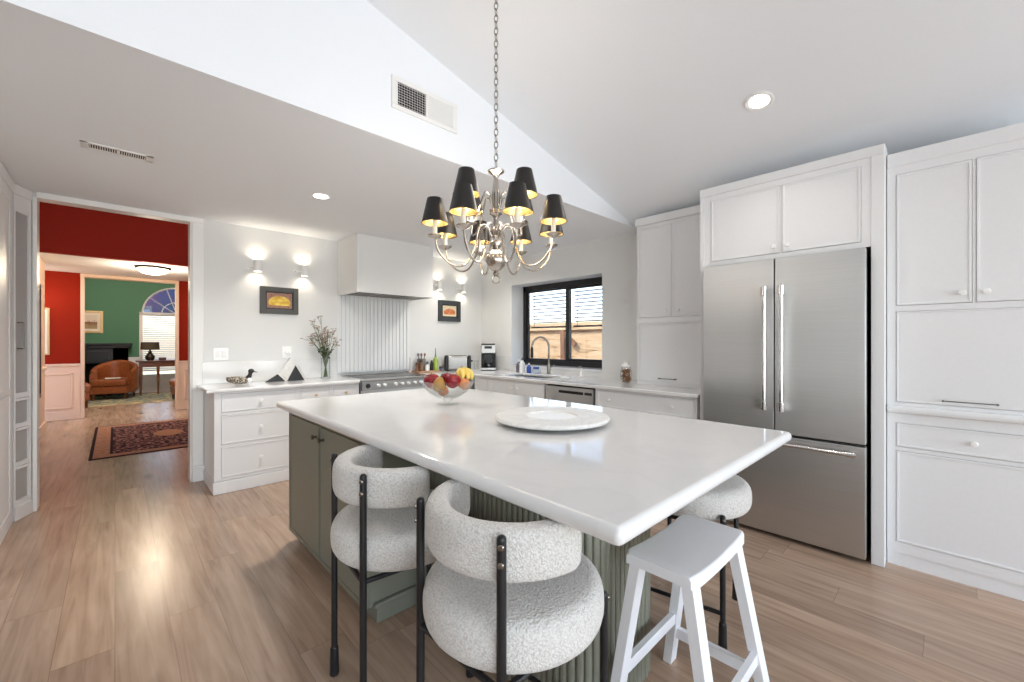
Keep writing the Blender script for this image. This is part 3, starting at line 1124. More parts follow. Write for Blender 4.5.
# ------------------------------------------------------------------ left tall cabinets
LX = -.53
f = on_left(LX)
t = thing('tall_cabinet', 'plain white tall cabinet at the left edge of the picture', 'cabinet', (LX - .3, 3.75, 0), 'white tall cabinets by the hall opening')
hs = [(3.06, 3.77, .1, .93), (3.78, 4.50, .1, .93), (3.06, 3.77, .96, 2.28), (3.78, 4.50, .96, 2.28)]
obj('body', carcass(f, 3.0, 4.618, 0, 2.36, .6, hs), 'cab', t)
for i, h in enumerate(hs):
    d = obj('door', front(f, *h), 'cab', t)
    obj('knob', knob(f, h[1] - .05 if i % 2 == 0 else h[0] + .05, h[3] - .08 if i < 2 else h[2] + .08), 'knobw', d)
mb = MB()
fbox(mb, f, 3.0, 4.622, 2.355, 2.435, -.6, .012, .008)
obj('crown', mb, 'cab', t)
# the slanted end cabinet, built straight and then turned
f2 = on_left(0)
t = thing('tall_cabinet', 'narrow slanted white cabinet with a glossy upper door beside the hall opening', 'cabinet', (0, 0, 0), 'white tall cabinets by the hall opening')
holes = [(.018, .158, .92, 2.24), (.018, .158, .70, .885), (.018, .158, .42, .67), (.018, .158, .14, .39)]
obj('body', carcass(f2, .0, .178, .1, 2.36, .035, holes), 'cab', t)
t2 = NT('glossy_grey_glass'); t2.setp(Base_Color=C(176, 176, 174), Roughness=.10); M['gloss'] = t2.m
mb = MB(); fbox(mb, f2, .0195, .1565, .9215, 2.2385, -.018, -.010)
d = obj('door', mb, 'gloss', t)
mb = MB()
mb.tube([f2(.052, 1.24, .026), f2(.052, 1.44, .026)], .004, 8)
for z in (1.245, 1.435):
    mb.tube([f2(.052, z, -.012), f2(.052, z, .028)], .004, 8)
obj('handle', mb, 'rod', d)
for h in holes[1:]:
    mb = MB(); fbox(mb, f2, h[0] + .002, h[1] - .002, h[2] + .002, h[3] - .002, -.018, -.012)
    d = obj('drawer', mb, 'gloss', t)
    mb = MB(); fbox(mb, f2, h[0] + .002, h[1] - .002, h[3] - .022, h[3] - .004, -.013, .010, .004)
    obj('pull_rail', mb, 'cab', d)
mb = MB(); fbox(mb, f2, -.002, .180, 0, .1, -.033, .012, .006)
obj('plinth', mb, 'cab', t)
mb = MB(); fbox(mb, f2, -.002, .180, 2.36, 2.435, -.033, .008, .006)
obj('crown', mb, 'cab', t)
t.location = (LX + .004, 4.634, 0)
t.rotation_euler[2] = -math.atan2(.077, .19)

# ------------------------------------------------------------------ stove wall: base cabinets, worktop, range, hood
YF = 4.27
f = on_back(YF)
GB = 'white base cabinets on the stove wall'
t = thing('base_cabinet', 'white three-drawer base cabinet nearest the hall opening', 'cabinet', (.95, 4.55, 0), GB)
holes = [(.653, 1.245, .69, .848), (.653, 1.245, .415, .665), (.653, 1.245, .132, .394)]
obj('body', carcass(f, .605, 1.268, .11, .862, .53, holes), 'cab', t)
for h in holes:
    d = obj('drawer', front(f, *h), 'cab', t)
    obj('knob', knob(f, .949, (h[2] + h[3]) / 2, 0, .017, .032), 'knobw', d)
mb = MB().box(.595, 1.268, YF - .012, YA - .03, 0, .105, .008)
obj('plinth', mb, 'cab', t)
for (a, b, lab) in ((2.728, 3.20, 'narrow white base cabinet right of the steel range, below the wooden tray'), (1.270, 1.568, 'narrow white base cabinet beside the three-drawer cabinet of the stove wall'), (1.570, 1.852, 'narrow white base cabinet touching the steel range')):
    t = thing('base_cabinet', lab, 'cabinet', ((a + b) / 2, 4.55, 0), GB)
    h1, h2 = (a + .016, b - .016, .70, .848), (a + .016, b - .016, .132, .68)
    obj('body', carcass(f, a, b, .11, .862, .53, [h1, h2]), 'cab', t)
    d = obj('drawer', front(f, *h1), 'cab', t)
    obj('knob', knob(f, (a + b) / 2, .775, 0, .013), 'gold', d)
    d = obj('door', front(f, *h2), 'cab', t)
    obj('knob', knob(f, a + .06, .62, 0, .013), 'pewter', d)
    obj('plinth', MB().box(a, b, YF - .012, YA - .03, 0, .105, .006), 'cab', t)
mb = MB().gridslab([.545, 1.855], [4.235, YA - .003], lambda u, v: True, .863, CT, lambda u, v, c: (u, v, c), .010)
solo('worktop', mb, 'quartz', 'white worktop carrying the duck beside the hall opening', 'worktop', 'white perimeter worktops', (1.2, 4.5, .863))
mb = MB().box(.59, 1.825, YA - .022, YA - .001, CT + .0005, 1.10, .003)
solo('upstand', mb, 'quartz', 'low white upstand along the wall behind the duck and vase', 'upstand', 'white worktop upstands', (1.2, YA - .01, CT))

# range
t = thing('range_cooker', 'wide stainless steel range cooker under the white hood', 'range', (2.33, 4.5, 0))
obj('body', MB().box(1.868, 2.716, 4.265, YA - .03, .02, .872, .004), 'steel', t)
obj('cooktop', MB().box(1.862, 2.722, 4.235, YA - .03, .872, CT + .003, .006), 'steel2', t)
mb = MB().box(1.862, 2.722, YA - .06, YA - .032, CT, .915, .003)
obj('back_rail', mb, 'steel2', t)
obj('control_panel', MB().box(1.872, 2.712, 4.238, 4.266, .775, .871, .004), 'steel3', t)
f = on_back(4.238)
for i, x in enumerate((2.05, 2.12, 2.25, 2.33, 2.41, 2.49, 2.57)):
    k = obj('knob', MB().lathe([(.018, 0), (.018, .006), (.014, .01), (.016, .03), (.012, .034)], f(x, .825, 0), (0, -1, 0), 18), 'knobw', t)
mb = MB().lathe([(.024, 0), (.026, .006), (.022, .016), (.020, .018)], f(1.935, .825, 0), (0, -1, 0), 24)
obj('dial', mb, 'black', t)['label'] = 'black round dial'
obj('oven_door', MB().box(1.885, 2.70, 4.242, 4.264, .14, .755, .005), 'steel', t)
mb = MB().tube([(1.95, 4.205, .70), (2.64, 4.205, .70)], .011, 10)
for x in (1.97, 2.62):
    mb.tube([(x, 4.205, .70), (x, 4.243, .70)], .008, 8)
obj('oven_handle', mb, 'steel2', t)
obj('hob_plate', MB().box(1.92, 2.66, 4.32, 4.74, CT + .003, CT + .006, .001), 'rod', t)
for x in (1.90, 2.68):
    for y in (4.3, 4.75):
        obj('foot', MB().lathe([(.02, 0), (.016, .03)], (x, y, 0), n=12), 'black', t)

mb = MB().box(1.827, 2.758, YA - .012, YA - .002, CT + .04, 1.822)
x = 1.827
for i in range(19):
    w_ = (2.758 - 1.827) / 19
    mb.box(1.827 + i * w_ + .004, 1.827 + (i + 1) * w_ - .004, YA - .024, YA - .010, CT + .04, 1.822, .004)
solo('splashback_panel', mb, 'cab', 'white ribbed panel on the wall between range and hood', 'splashback', origin=(2.29, YA - .01, CT + .04))

t = thing('range_hood', 'boxy white plastered range hood below the ceiling', 'hood', (2.31, 4.56, 1.82))
mb = MB()
mb.gridslab([1.845, 1.875, 2.75, 2.78], [4.30, 4.33, 4.80, YA - .002], lambda u, v: not (1.875 < u < 2.75 and 4.33 < v < 4.80), 1.82, 2.437, lambda u, v, c: (u, v, c))
obj('casing', mb, 'wall', t)
mb = MB().box(1.877, 2.748, 4.332, 4.798, 1.832, 1.842)
obj('liner', mb, 'steel', t)
mb = MB()
for i in range(3):
    mb.box(1.93 + i * .27, 2.16 + i * .27, 4.37, 4.76, 1.827, 1.834, .002)
obj('filter', mb, 'bronze', t)

# sconces
def sconce(x, z, label):
    t = thing('wall_sconce', label, 'wall light', (x, YA, z), 'small white up and down wall lights')
    f = on_back(YA)
    mb = MB().lathe([(.022, 0), (.022, .006), (.012, .010)], f(x - .075, z - .01, 0), (0, -1, 0), 20)
    mb.tube([f(x - .075, z - .01, .005), f(x - .072, z - .01, .045), f(x - .03, z - .005, .058)], .009, 10)
    obj('bracket', mb, 'trim', t)
    rr = .034
    mb = MB().lathe([(rr - .003, -.055), (rr, -.055), (rr, .055), (rr - .003, .055), (rr - .003, -.055)], f(x, z, .062), (0, 0, 1), 28, False, False)
    obj('lamp_shade', mb, 'trim', t)
    obj('bulb', MB().lathe([(.012, -.028), (.020, -.02), (.020, .02), (.012, .028)], f(x, z, .062), n=16), 'sconce_glow', t)
    for s in (-1, 1):
        light('SPOT', 'sconce_beam', f(x, z + s * .03, .062), 1.3, (1, .88, .72), (0 if s < 0 else PI, 0, 0), radius=.015, spot=math.radians(155))
    return t


sconce(1.035, 2.05, 'first wall light from the hall opening, above the painting of yellow fruit')
sconce(1.470, 2.05, 'second wall light from the hall opening, nearer the hood')
sconce(3.185, 2.05, 'wall light close to the right side of the hood')
sconce(3.595, 2.045, 'wall light nearest the window corner')

f = on_back(YA)
picture('painting', f, 1.062, 1.420, 1.580, 1.858, .050, 'greyframe', still_life_mat('yellow_fruit_painting', C(150, 100, 78), C(176, 132, 118), C(246, 216, 92), C(206, 150, 44), 4.5, .46, .46),
        'grey framed painting of heaped yellow fruit left of the hood', .012, 'black', 'painting', .035)
picture('painting', f, 3.195, 3.563, 1.572, 1.862, .055, 'blueframe', still_life_mat('peach_fruit_painting', C(222, 200, 164), C(236, 220, 190), C(232, 138, 90), C(176, 110, 60), 4.2, .46, .36),
        'dark framed painting of orange fruit right of the hood', .018, 'black', 'painting', .035)

t = thing('light_switch', 'white double rocker switch plate on the wall above the duck', 'switch', (.735, YA, 1.17))
mb = MB(); fbox(mb, f, .677, .795, 1.115, 1.232, .0005, .007, .003)
obj('plate', mb, 'knobw', t)
for a in (.690, .742):
    mb = MB(); fbox(mb, f, a, a + .04, 1.140, 1.207, .006, .011, .003)
    obj('rocker', mb, 'trim', t)
t = thing('wall_outlet', 'white wall outlet with a round plug behind the black triangles', 'outlet', (1.318, YA, 1.18))
mb = MB(); fbox(mb, f, 1.270, 1.362, 1.12, 1.245, .0005, .007, .003)
obj('plate', mb, 'knobw', t)
obj('plug', MB().lathe([(.026, 0), (.026, .03), (.018, .036)], f(1.318, 1.185, .006), (0, -1, 0), 18), 'knobw', t)

# duck decoy
t = thing('duck_decoy', 'small painted duck figure with a dark head on the worktop', 'ornament', (.87, 4.56, CT))
def feather_mat():
    t = NT('mottled_feathers')
    t.setp(Roughness=.6)
    co = t.coord((1, 1, 1))
    v = t.n('TexVoronoi'); v.inputs['Scale'].default_value = 75; t.l(co, v.inputs['Vector'])
    t.l(t.ramp(v.outputs['Distance'], [(.2, C(52, 44, 36)), (.5, C(110, 98, 84)), (.7, C(190, 180, 164))]), t.b.inputs['Base Color'])
    return t.m
M['feather'] = feather_mat()
DX, DY = .85, 4.55
rr = []
for k in range(13):
    s_ = k / 12
    x = -.115 + .20 * s_
    w_ = .048 * math.sin(PI * min(1, s_ * .92 + .06)) ** .65
    h_ = .036 * math.sin(PI * min(1, s_ * .9 + .08)) ** .6
    zc = .036 + .022 * (1 - s_) ** 3
    rr.append([(DX + x, DY + w_ * math.cos(2 * PI * j / 16), CT + zc + h_ * math.sin(2 * PI * j / 16)) for j in range(16)])
obj('body', MB().rings(rr), 'feather', t)
obj('neck', MB().tube([(DX + .055, DY, CT + .05), (DX + .072, DY, CT + .085), (DX + .076, DY, CT + .11)], [.028, .017, .017], 12), 'black', t)
obj('head', MB().ball((DX + .082, DY, CT + .122), .023, 16, (1.15, .9, .95)), 'black', t)
obj('bill', MB().rings([[(DX + .10 + dx_, DY + w_ * math.cos(2 * PI * j / 8), CT + .117 - dx_ * .25 + h_ * math.sin(2 * PI * j / 8)) for j in range(8)] for dx_, w_, h_ in ((0, .009, .008), (.02, .010, .005), (.035, .006, .002))]), 'rod', t)
obj('breast', MB().ball((DX + .060, DY, CT + .036), .034, 14, (.85, 1.05, 1.0)), 'trim', t)

# two triangular sculptures
def wedge(name, x0, x1, y, hgt, lean, label):
    t = thing(name, label, 'ornament', ((x0 + x1) / 2, y, CT), 'black and white geometric ornaments')
    xm = x0 + (x1 - x0) * lean
    d = .09
    mb = MB().rings([[(x0, y + .003, CT), (x1, y + .003, CT), (xm, y + .003, CT + hgt)], [(x0 + .05, y + d, CT), (x1 + .05, y + d, CT), (xm + .05, y + d, CT + hgt)]])
    obj('body', mb, 'marble', t)
    obj('face', MB().rings([[(x0, y, CT), (x1, y, CT), (xm, y, CT + hgt)], [(x0, y + .0029, CT), (x1, y + .0029, CT), (xm, y + .0029, CT + hgt)]]), 'black', t)
    return t


wedge('geometric_ornament', 1.06, 1.245, 4.62, .075, .62, 'low black triangular ornament on the worktop right of the duck')
wedge('geometric_ornament', 1.26, 1.425, 4.62, .155, .48, 'taller black triangular ornament on the worktop before the outlet')
mb = MB().rings([[(1.18, 4.745, CT), (1.36, 4.745, CT), (1.36, 4.745, CT + .20), (1.33, 4.745, CT + .23)], [(1.18, 4.80, CT), (1.36, 4.80, CT), (1.36, 4.80, CT + .20), (1.33, 4.80, CT + .23)]])
solo('napkin_stand', mb, 'marble', 'white slanted slab standing behind the taller black triangle', 'ornament', origin=(1.28, 4.77, CT))

# vase of flowers
VX, VY = 1.63, 4.60
t = thing('flower_vase', 'clear glass vase of pinkish wild flowers left of the range', 'vase', (VX, VY, CT))
mb = MB().lathe([(.001, 0), (.042, 0), (.046, .01), (.048, .225), (.0505, .232), (.0455, .230), (.0435, .015), (.001, .012)], (VX, VY, CT), n=32, cap0=False, cap1=False)
obj('vase_body', mb, 'glass', t)
M['stem'] = paint('green_stem', C(92, 104, 66), .6, .3, var=.1)
M['leafy'] = paint('dark_green_leaf', C(60, 78, 40), .6, .3, var=.25)
M['blossom'] = paint('dusty_pink_blossom', C(176, 150, 140), .8, .2, var=.25, scale=90)
st, lv, bs = MB(), MB(), MB()
rnd = random.Random(3)
for k in range(26):
    a = rnd.uniform(0, 2 * PI)
    sp = rnd.uniform(.02, .15)
    top = Vector((VX + sp * math.cos(a) - .02, VY + sp * .8 * math.sin(a), CT + rnd.uniform(.40, .68) - sp * .6))
    mid = Vector((VX + sp * .25 * math.cos(a), VY + sp * .25 * math.sin(a), CT + .25))
    foot = Vector((VX - .02 * math.cos(a), VY - .02 * math.sin(a), CT + .02))
    st.tube([foot, (foot + mid) / 2, mid, mid.lerp(top, .55) + Vector((0, 0, .012)), top], .0022, 5)
    for q in range(rnd.randint(4, 7)):
        p = top + Vector((rnd.gauss(0, .022), rnd.gauss(0, .022), rnd.gauss(0, .018)))
        st.tube([mid.lerp(top, .8), p], .001, 4)
        r0 = rnd.uniform(.006, .011)
        for pet in range(5):
            b_ = 2 * PI * pet / 5 + rnd.random()
            bs.ball(p + Vector((r0 * math.cos(b_), r0 * math.sin(b_), rnd.uniform(-.3, .5) * r0)), r0 * .62, 6, (1, 1, .6))
    for q in range(7):
        p = mid.lerp(top, rnd.uniform(-.08, .5))
        d = Vector((rnd.gauss(0, 1), rnd.gauss(0, 1), rnd.gauss(.3, .6))).normalized()
        s_ = d.cross(Vector((0, 0, 1))).normalized() * .008
        L = rnd.uniform(.025, .05)
        lv.faces([p, p + d * L * .5 + s_, p + d * L, p + d * L * .5 - s_], [(0, 1, 2, 3)])
obj('stems', st, 'stem', t)
obj('leaves', lv, 'leafy', t, recalc=False)
o = obj('blossoms', bs, 'blossom', t); o['kind'] = 'stuff'

# ------------------------------------------------------------------ window wall: worktop, base cabinets, sink
XW = 3.19
SX0, SX1, SY0, SY1 = 3.36, 3.74, 3.02, 3.72
mb = MB().gridslab([2.725, XW, SX0, SX1, XB - .003], [1.315, SY0, SY1, 4.235, YA - .003],
                   lambda u, v: (v > 4.235 or u > XW) and not (SX0 < u < SX1 and SY0 < v < SY1), .863, CT, lambda u, v, c: (u, v, c), .009)
solo('worktop', mb, 'quartz', 'white worktop with the sink running round the window corner', 'worktop', 'white perimeter worktops', (3.58, 3.2, .863))
mb = MB().box(2.762, XB - .024, YA - .022, YA - .001, CT + .0005, 1.085, .003)
mb.box(XB - .022, XB - .001, WY1 + .002, YA - .001, CT + .0005, 1.085, .003)
solo('upstand', mb, 'quartz', 'low white upstand in the corner behind toaster and coffee maker', 'upstand', 'white worktop upstands', (3.6, YA - .01, CT))

t = thing('sink', 'undermount sink basin in the worktop below the window', 'sink', (3.55, 3.37, .67))
mb = MB()
b0, b1, c0, c1 = SX0 - .004, SX1 + .004, SY0 - .004, SY1 + .004
mb.box(b0, b1, c0, c1, .66, .67)
for p in ((b0 - .004, b0, c0, c1), (b1, b1 + .004, c0, c1), (b0, b1, c0 - .004, c0), (b0, b1, c1, c1 + .004)):
    mb.box(*p, .66, .862)
obj('basin', mb, 'steel', t)
obj('drain', MB().lathe([(.04, 0), (.042, .003), (.02, .002)], (3.55, 3.37, .67), n=20), 'pewter', t)

t = thing('faucet', 'tall gooseneck steel faucet behind the sink', 'faucet', (3.84, 3.38, CT))
fx, fy = 3.84, 3.38
mb = MB().lathe([(.030, 0), (.030, .008), (.022, .014), (.020, .12), (.017, .13)], (fx, fy, CT), n=20)
obj('base', mb, 'pewter', t)
dirv = Vector((-.17, .12, 0)).normalized()
pts = [Vector((fx, fy, CT + .12)), Vector((fx, fy, CT + .33))]
for k in range(1, 13):
    a = PI * k / 12
    pts.append(Vector((fx, fy, CT + .33)) + dirv * (.105 * (1 - math.cos(a))) + Vector((0, 0, .12 * math.sin(a))))
obj('spout', MB().tube(pts, .0125, 12), 'pewter', t)
e = pts[-1]
obj('spray_head', MB().lathe([(.014, 0), (.018, -.03), (.019, -.12), (.015, -.13)], e, n=16), 'black', t)
obj('handle', MB().tube([(fx, fy - .01, CT + .09), (fx, fy - .05, CT + .095), (fx - .01, fy - .10, CT + .12)], [.011, .008, .006], 10), 'pewter', t)

t = thing('soap_dispenser', 'small white soap pump on the sill right of the faucet', 'dispenser', (3.86, 2.90, CT))
obj('body', MB().lathe([(.028, 0), (.030, .01), (.022, .05), (.010, .075), (.009, .095)], (3.86, 2.90, CT), n=20), 'knobw', t)
obj('pump', MB().tube([(3.86, 2.90, CT + .09), (3.86, 2.90, CT + .115), (3.82, 2.92, CT + .112)], .006, 8), 'pewter', t)
solo('soap_dish', MB().lathe([(.001, 0), (.05, 0), (.065, .014), (.06, .014), (.045, .005), (.001, .004)], (3.52, 2.86, CT), n=24, cap0=False, cap1=False), 'knobw',
     'low white dish on the worktop before the dishwasher', 'dish', origin=(3.52, 2.86, CT))
M['blue'] = paint('blue_plastic', C(52, 84, 170), .3, .5)
M['greyp'] = paint('grey_plastic', C(96, 98, 110), .4, .4)
M['clearp'] = pane('clear_plastic', (.86, .92, 1, 1), .25)
for x, y, r0, h0, m0, lab in ((3.80, 3.86, .040, .17, 'greyp', 'dark grey squat bottle left of the sink'), (3.76, 3.76, .036, .20, 'trim', 'white soap bottle with a pump left of the sink'), (3.78, 3.66, .03, .13, 'blue', 'blue dish soap bottle behind the sink')):
    t = thing('soap_bottle', lab, 'bottle', (x, y, CT), 'soap bottles beside the sink')
    obj('body', MB().lathe([(r0 * .95, 0), (r0, .01), (r0, h0 * .6), (r0 * .45, h0 * .75), (r0 * .4, h0 * .8)], (x, y, CT), n=18), m0, t)
    obj('cap', MB().lathe([(r0 * .42, h0 * .8), (r0 * .42, h0 * .92), (r0 * .15, h0 * .94), (r0 * .12, h0)], (x, y, CT), n=14), 'trim' if m0 != 'trim' else 'greyp', t)
t = thing('sponge_caddy', 'small blue and clear sponge holder at the back of the sink', 'caddy', (3.80, 3.55, CT))
obj('tray', MB().box(3.772, 3.83, 3.50, 3.61, CT, CT + .055, .008), 'clearp', t)
obj('sponge', MB().box(3.785, 3.815, 3.515, 3.595, CT + .056, CT + .085, .006), 'blue', t)

# base cabinets below (fronts face -x)
XC = 3.225
f = on_right(XC)
GW = 'white base cabinets on the window wall'


def base_unit(a0, a1, kind, label):
    t = thing('base_cabinet', label, 'cabinet', (3.6, (a0 + a1) / 2, 0), GW)
    lo, hi = a0 + .02, a1 - .02
    if kind == 'doors':
        m = (lo + hi) / 2
        hs = [(lo, m, .13, .845), (m, hi, .13, .845)]
    elif kind == 'door':
        hs = [(lo, hi, .13, .845)]
    else:
        hs = [(lo, hi, .70, .845), (lo, hi, .42, .68), (lo, hi, .13, .40)]
    obj('body', carcass(f, a0, a1, .10, .862, .55 if kind != 'doors' else .10, hs), 'cab', t)
    for i, h in enumerate(hs):
        nm = 'drawer' if kind == 'drawers' else 'door'
        d = obj(nm, front(f, *h), 'cab', t)
        if nm == 'drawer':
            for y in (h[0] + .17, h[1] - .13):
                obj('knob', knob(f, y, (h[2] + h[3]) / 2), 'knobw', d)
        else:
            obj('knob', knob(f, (h[1] - .05) if i == 0 else (h[0] + .05), h[3] - .07), 'knobw', d)
    obj('plinth', MB().box(XC + .04, 3.9, a0, a1, 0, .10), 'cab', t)


base_unit(1.335, 2.265, 'drawers', 'wide white drawer cabinet between dishwasher and fridge')
base_unit(2.90, 3.78, 'doors', 'white two-door sink cabinet below the window')
base_unit(3.782, 4.06, 'door', 'narrow white corner cabinet left of the sink cabinet')
t = thing('dishwasher', 'stainless steel dishwasher beside the sink cabinet', 'dishwasher', (3.5, 2.58, 0))
obj('body', MB().box(3.26, 3.80, 2.285, 2.885, .10, .86), 'dark', t)
obj('door', MB().box(XC - .008, 3.258, 2.290, 2.880, .11, .845, .004), 'steel', t)
mb = MB()
fbox(mb, f, 2.36, 2.56, .79, .815, .006, .0085)
fbox(mb, f, 2.31, 2.345, .79, .815, .006, .0085)
mb2 = MB(); fbox(mb2, f, 2.40, 2.70, .785, .812, .006, .010, .002)
obj('pocket_handle', mb2, 'dark', t)
mb = MB(); fbox(mb, f, 2.30, 2.385, .787, .812, .006, .0095, .002)
obj('display', mb, 'black', t)
obj('toe_kick', MB().box(3.28, 3.75, 2.285, 2.885, 0, .10), 'dark', t)

# hutch on the worktop
XH = 3.575
f = on_right(XH)
t = thing('hutch_cabinet', 'white hutch cabinet standing on the worktop beside the fridge', 'cabinet', (3.77, 1.68, CT))
hs = [(1.345, 1.69, 1.515, 2.345), (1.70, 2.015, 1.515, 2.345), (1.345, 2.015, .925, 1.465)]
obj('body', carcass(f, 1.315, 2.04, CT + .001, 2.378, .38, hs), 'cab', t)
for i, h in enumerate(hs[:2]):
    d = obj('door', front(f, *h), 'cab', t)
    obj('knob', knob(f, 1.69 - .055 if i == 0 else 1.70 + .055, 1.572), 'knobw', d)
d = obj('flap_door', front(f, *hs[2]), 'cab', t)
obj('handle', bar_pull(f, 1.66, 1.81, .962), 'rod', d)
mb = MB()
fbox(mb, f, 1.315, 2.055, 2.375, 2.45, -.20, .018, .012)
obj('crown', mb, 'cab', t)

t = thing('storage_jar', 'glass jar of nuts on the worktop beside the hutch', 'jar', (3.58, 2.16, CT))
JX, JY = 3.58, 2.16
obj('jar_body', MB().lathe([(.001, 0), (.040, 0), (.056, .03), (.060, .08), (.052, .125), (.044, .14), (.048, .155), (.045, .155), (.041, .14), (.048, .122), (.056, .08), (.052, .032), (.038, .004), (.001, .003)], (JX, JY, CT), n=28, cap0=False, cap1=False), 'glass', t)
obj('lid', MB().lathe([(.046, .156), (.05, .162), (.044, .172), (.02, .18), (.016, .19), (.02, .20), (.01, .208)], (JX, JY, CT), n=24), 'knobw', t)
M['nuts'] = paint('mixed_nuts', C(150, 98, 50), .6, .3, .3, 120, var=.4)
mb = MB()
rn = random.Random(5)
for k in range(120):
    z = rn.uniform(.014, .13)
    rm = .036 if z < .03 else (.043 if z < .11 else .036)
    a, r0 = rn.uniform(0, 2 * PI), rm * math.sqrt(rn.random())
    mb.ball((JX + r0 * math.cos(a), JY + r0 * math.sin(a), CT + z), .009, 8, (1.2, .9, .9))
o = obj('nuts', mb, 'nuts', t); o['kind'] = 'stuff'

# ------------------------------------------------------------------ worktop corner: tray, bottles, toaster, coffee maker
t = solo('serving_tray', MB().box(2.76, 3.09, 4.60, 4.785, CT, CT + .022, .008), wood('tray_wood', C(150, 112, 84), C(184, 146, 112), (3, 30, 30), .5), 'low pale wooden tray right of the range', 'tray', origin=(2.92, 4.69, CT))
ZT = CT + .022
M['terra'] = wood('brown_grinder_wood', C(120, 78, 54), C(156, 108, 78), (30, 30, 5), .5)
for x, y, r0, h0, lab in ((2.785, 4.68, .022, .11, 'short brown wooden pepper grinder at the left end of the tray'), (2.830, 4.655, .022, .15, 'taller brown wooden grinder second on the tray')):
    t = thing('pepper_grinder', lab, 'grinder', (x, y, ZT), 'wooden grinders on the tray')
    obj('body', MB().lathe([(r0, 0), (r0, .02), (r0 * .75, h0 * .4), (r0 * .9, h0 * .7), (r0 * .7, h0 * .72)], (x, y, ZT), n=18), 'terra', t)
    obj('cap', MB().lathe([(r0 * .7, h0 * .72), (r0 * .95, h0 * .8), (r0 * .7, h0 * .95), (.005, h0)], (x, y, ZT), n=18), 'walnut', t)
t = thing('utensil_crock', 'grey crock with cooking utensils on the tray', 'crock', (2.885, 4.735, ZT))
M['crock'] = paint('grey_glazed_crock', C(126, 118, 108), .4, .5, var=.1)
obj('crock_body', MB().lathe([(.045, 0), (.055, .01), (.056, .15), (.051, .15), (.05, .02), (.001, .015)], (2.885, 4.735, ZT), n=24, cap1=False), 'crock', t)
for k, (dx, dy) in enumerate(((-.03, .01), (-.012, -.02), (.01, .02), (.03, -.01))):
    mb = MB().tube([(2.885 + dx * .5, 4.735 + dy * .5, ZT + .02), (2.885 + dx * 1.3, 4.735 + dy * 1.3, ZT + .20)], .005, 8)
    mb.ball((2.885 + dx * 1.35, 4.735 + dy * 1.35, ZT + .205), .016, 10, (1, .5, 1.4))
    obj('utensil', mb, 'terra' if k % 2 else 'greyp', t)
t = thing('sauce_bottle', 'small white bottle with a mauve cap on the tray', 'bottle', (2.915, 4.645, ZT), 'bottles on the tray')
obj('body', MB().lathe([(.026, 0), (.028, .01), (.028, .06), (.014, .075), (.013, .085)], (2.915, 4.645, ZT), n=18), 'trim', t)
obj('cap', MB().lathe([(.016, .085), (.016, .115), (.01, .12)], (2.915, 4.645, ZT), n=14), 'greyp', t)
M['lime'] = paint('lime_green_glaze', C(150, 174, 66), .25, .5, var=.06)
t = thing('sauce_bottle', 'dark bottle standing on the tray left of the green one', 'bottle', (3.005, 4.68, ZT), 'bottles on the tray')
obj('body', MB().lathe([(.022, 0), (.024, .01), (.024, .08), (.012, .11), (.011, .13), (.003, .132)], (3.005, 4.68, ZT), n=18), 'black', t)
t = thing('oil_bottle', 'lime green oil bottle with a long pourer on the tray', 'bottle', (3.045, 4.65, ZT))
obj('body', MB().lathe([(.030, 0), (.034, .01), (.034, .12), (.028, .15), (.014, .165), (.012, .185)], (3.045, 4.65, ZT), n=22), 'lime', t)
obj('pourer', MB().tube([(3.045, 4.65, ZT + .18), (3.045, 4.65, ZT + .215), (3.040, 4.645, ZT + .29)], [.012, .007, .004], 10), 'rod', t)
t = thing('small_jar', 'tiny dark jar between the green bottle and the toaster', 'jar', (3.135, 4.66, CT))
obj('body', MB().lathe([(.020, 0), (.024, .008), (.024, .05)], (3.135, 4.66, CT), n=16), 'greyp', t)
obj('lid', MB().lathe([(.025, .05), (.025, .065), (.018, .068)], (3.135, 4.66, CT), n=16), 'black', t)

# toaster (built along x, then turned)
t = thing('toaster', 'shiny steel toaster with black ends in the worktop corner', 'toaster', (0, 0, 0))
mb = MB().box(-.125, .125, -.085, .085, .012, .185, .022, 3)
obj('shell', mb, 'steel3', t)
for s in (-1, 1):
    obj('end_cap', MB().box(s * .118, s * .165, -.09, .09, .005, .188, .018, 3), 'black', t)
for y in (-.035, .035):
    obj('slot', MB().box(-.105, .105, y - .013, y + .013, .180, .1865, .002), 'dark', t)
obj('lever', MB().box(.160, .185, -.015, .015, .11, .13, .004), 'black', t)
for x in (-.12, .12):
    for y in (-.06, .06):
        obj('foot', MB().lathe([(.012, 0), (.012, .014)], (x, y, 0), n=10), 'black', t)
t.location = (3.375, 4.61, CT)
t.scale = (1.08, 1.08, 1.12)
t.rotation_euler[2] = math.radians(-38)

t = thing('drinking_glass', 'clear drinking glass between toaster and coffee maker', 'glass', (3.73, 4.66, CT))
obj('glass_body', MB().lathe([(.001, 0), (.032, 0), (.036, .13), (.034, .13), (.030, .008), (.001, .007)], (3.73, 4.66, CT), n=24, cap0=False, cap1=False), 'glass', t)

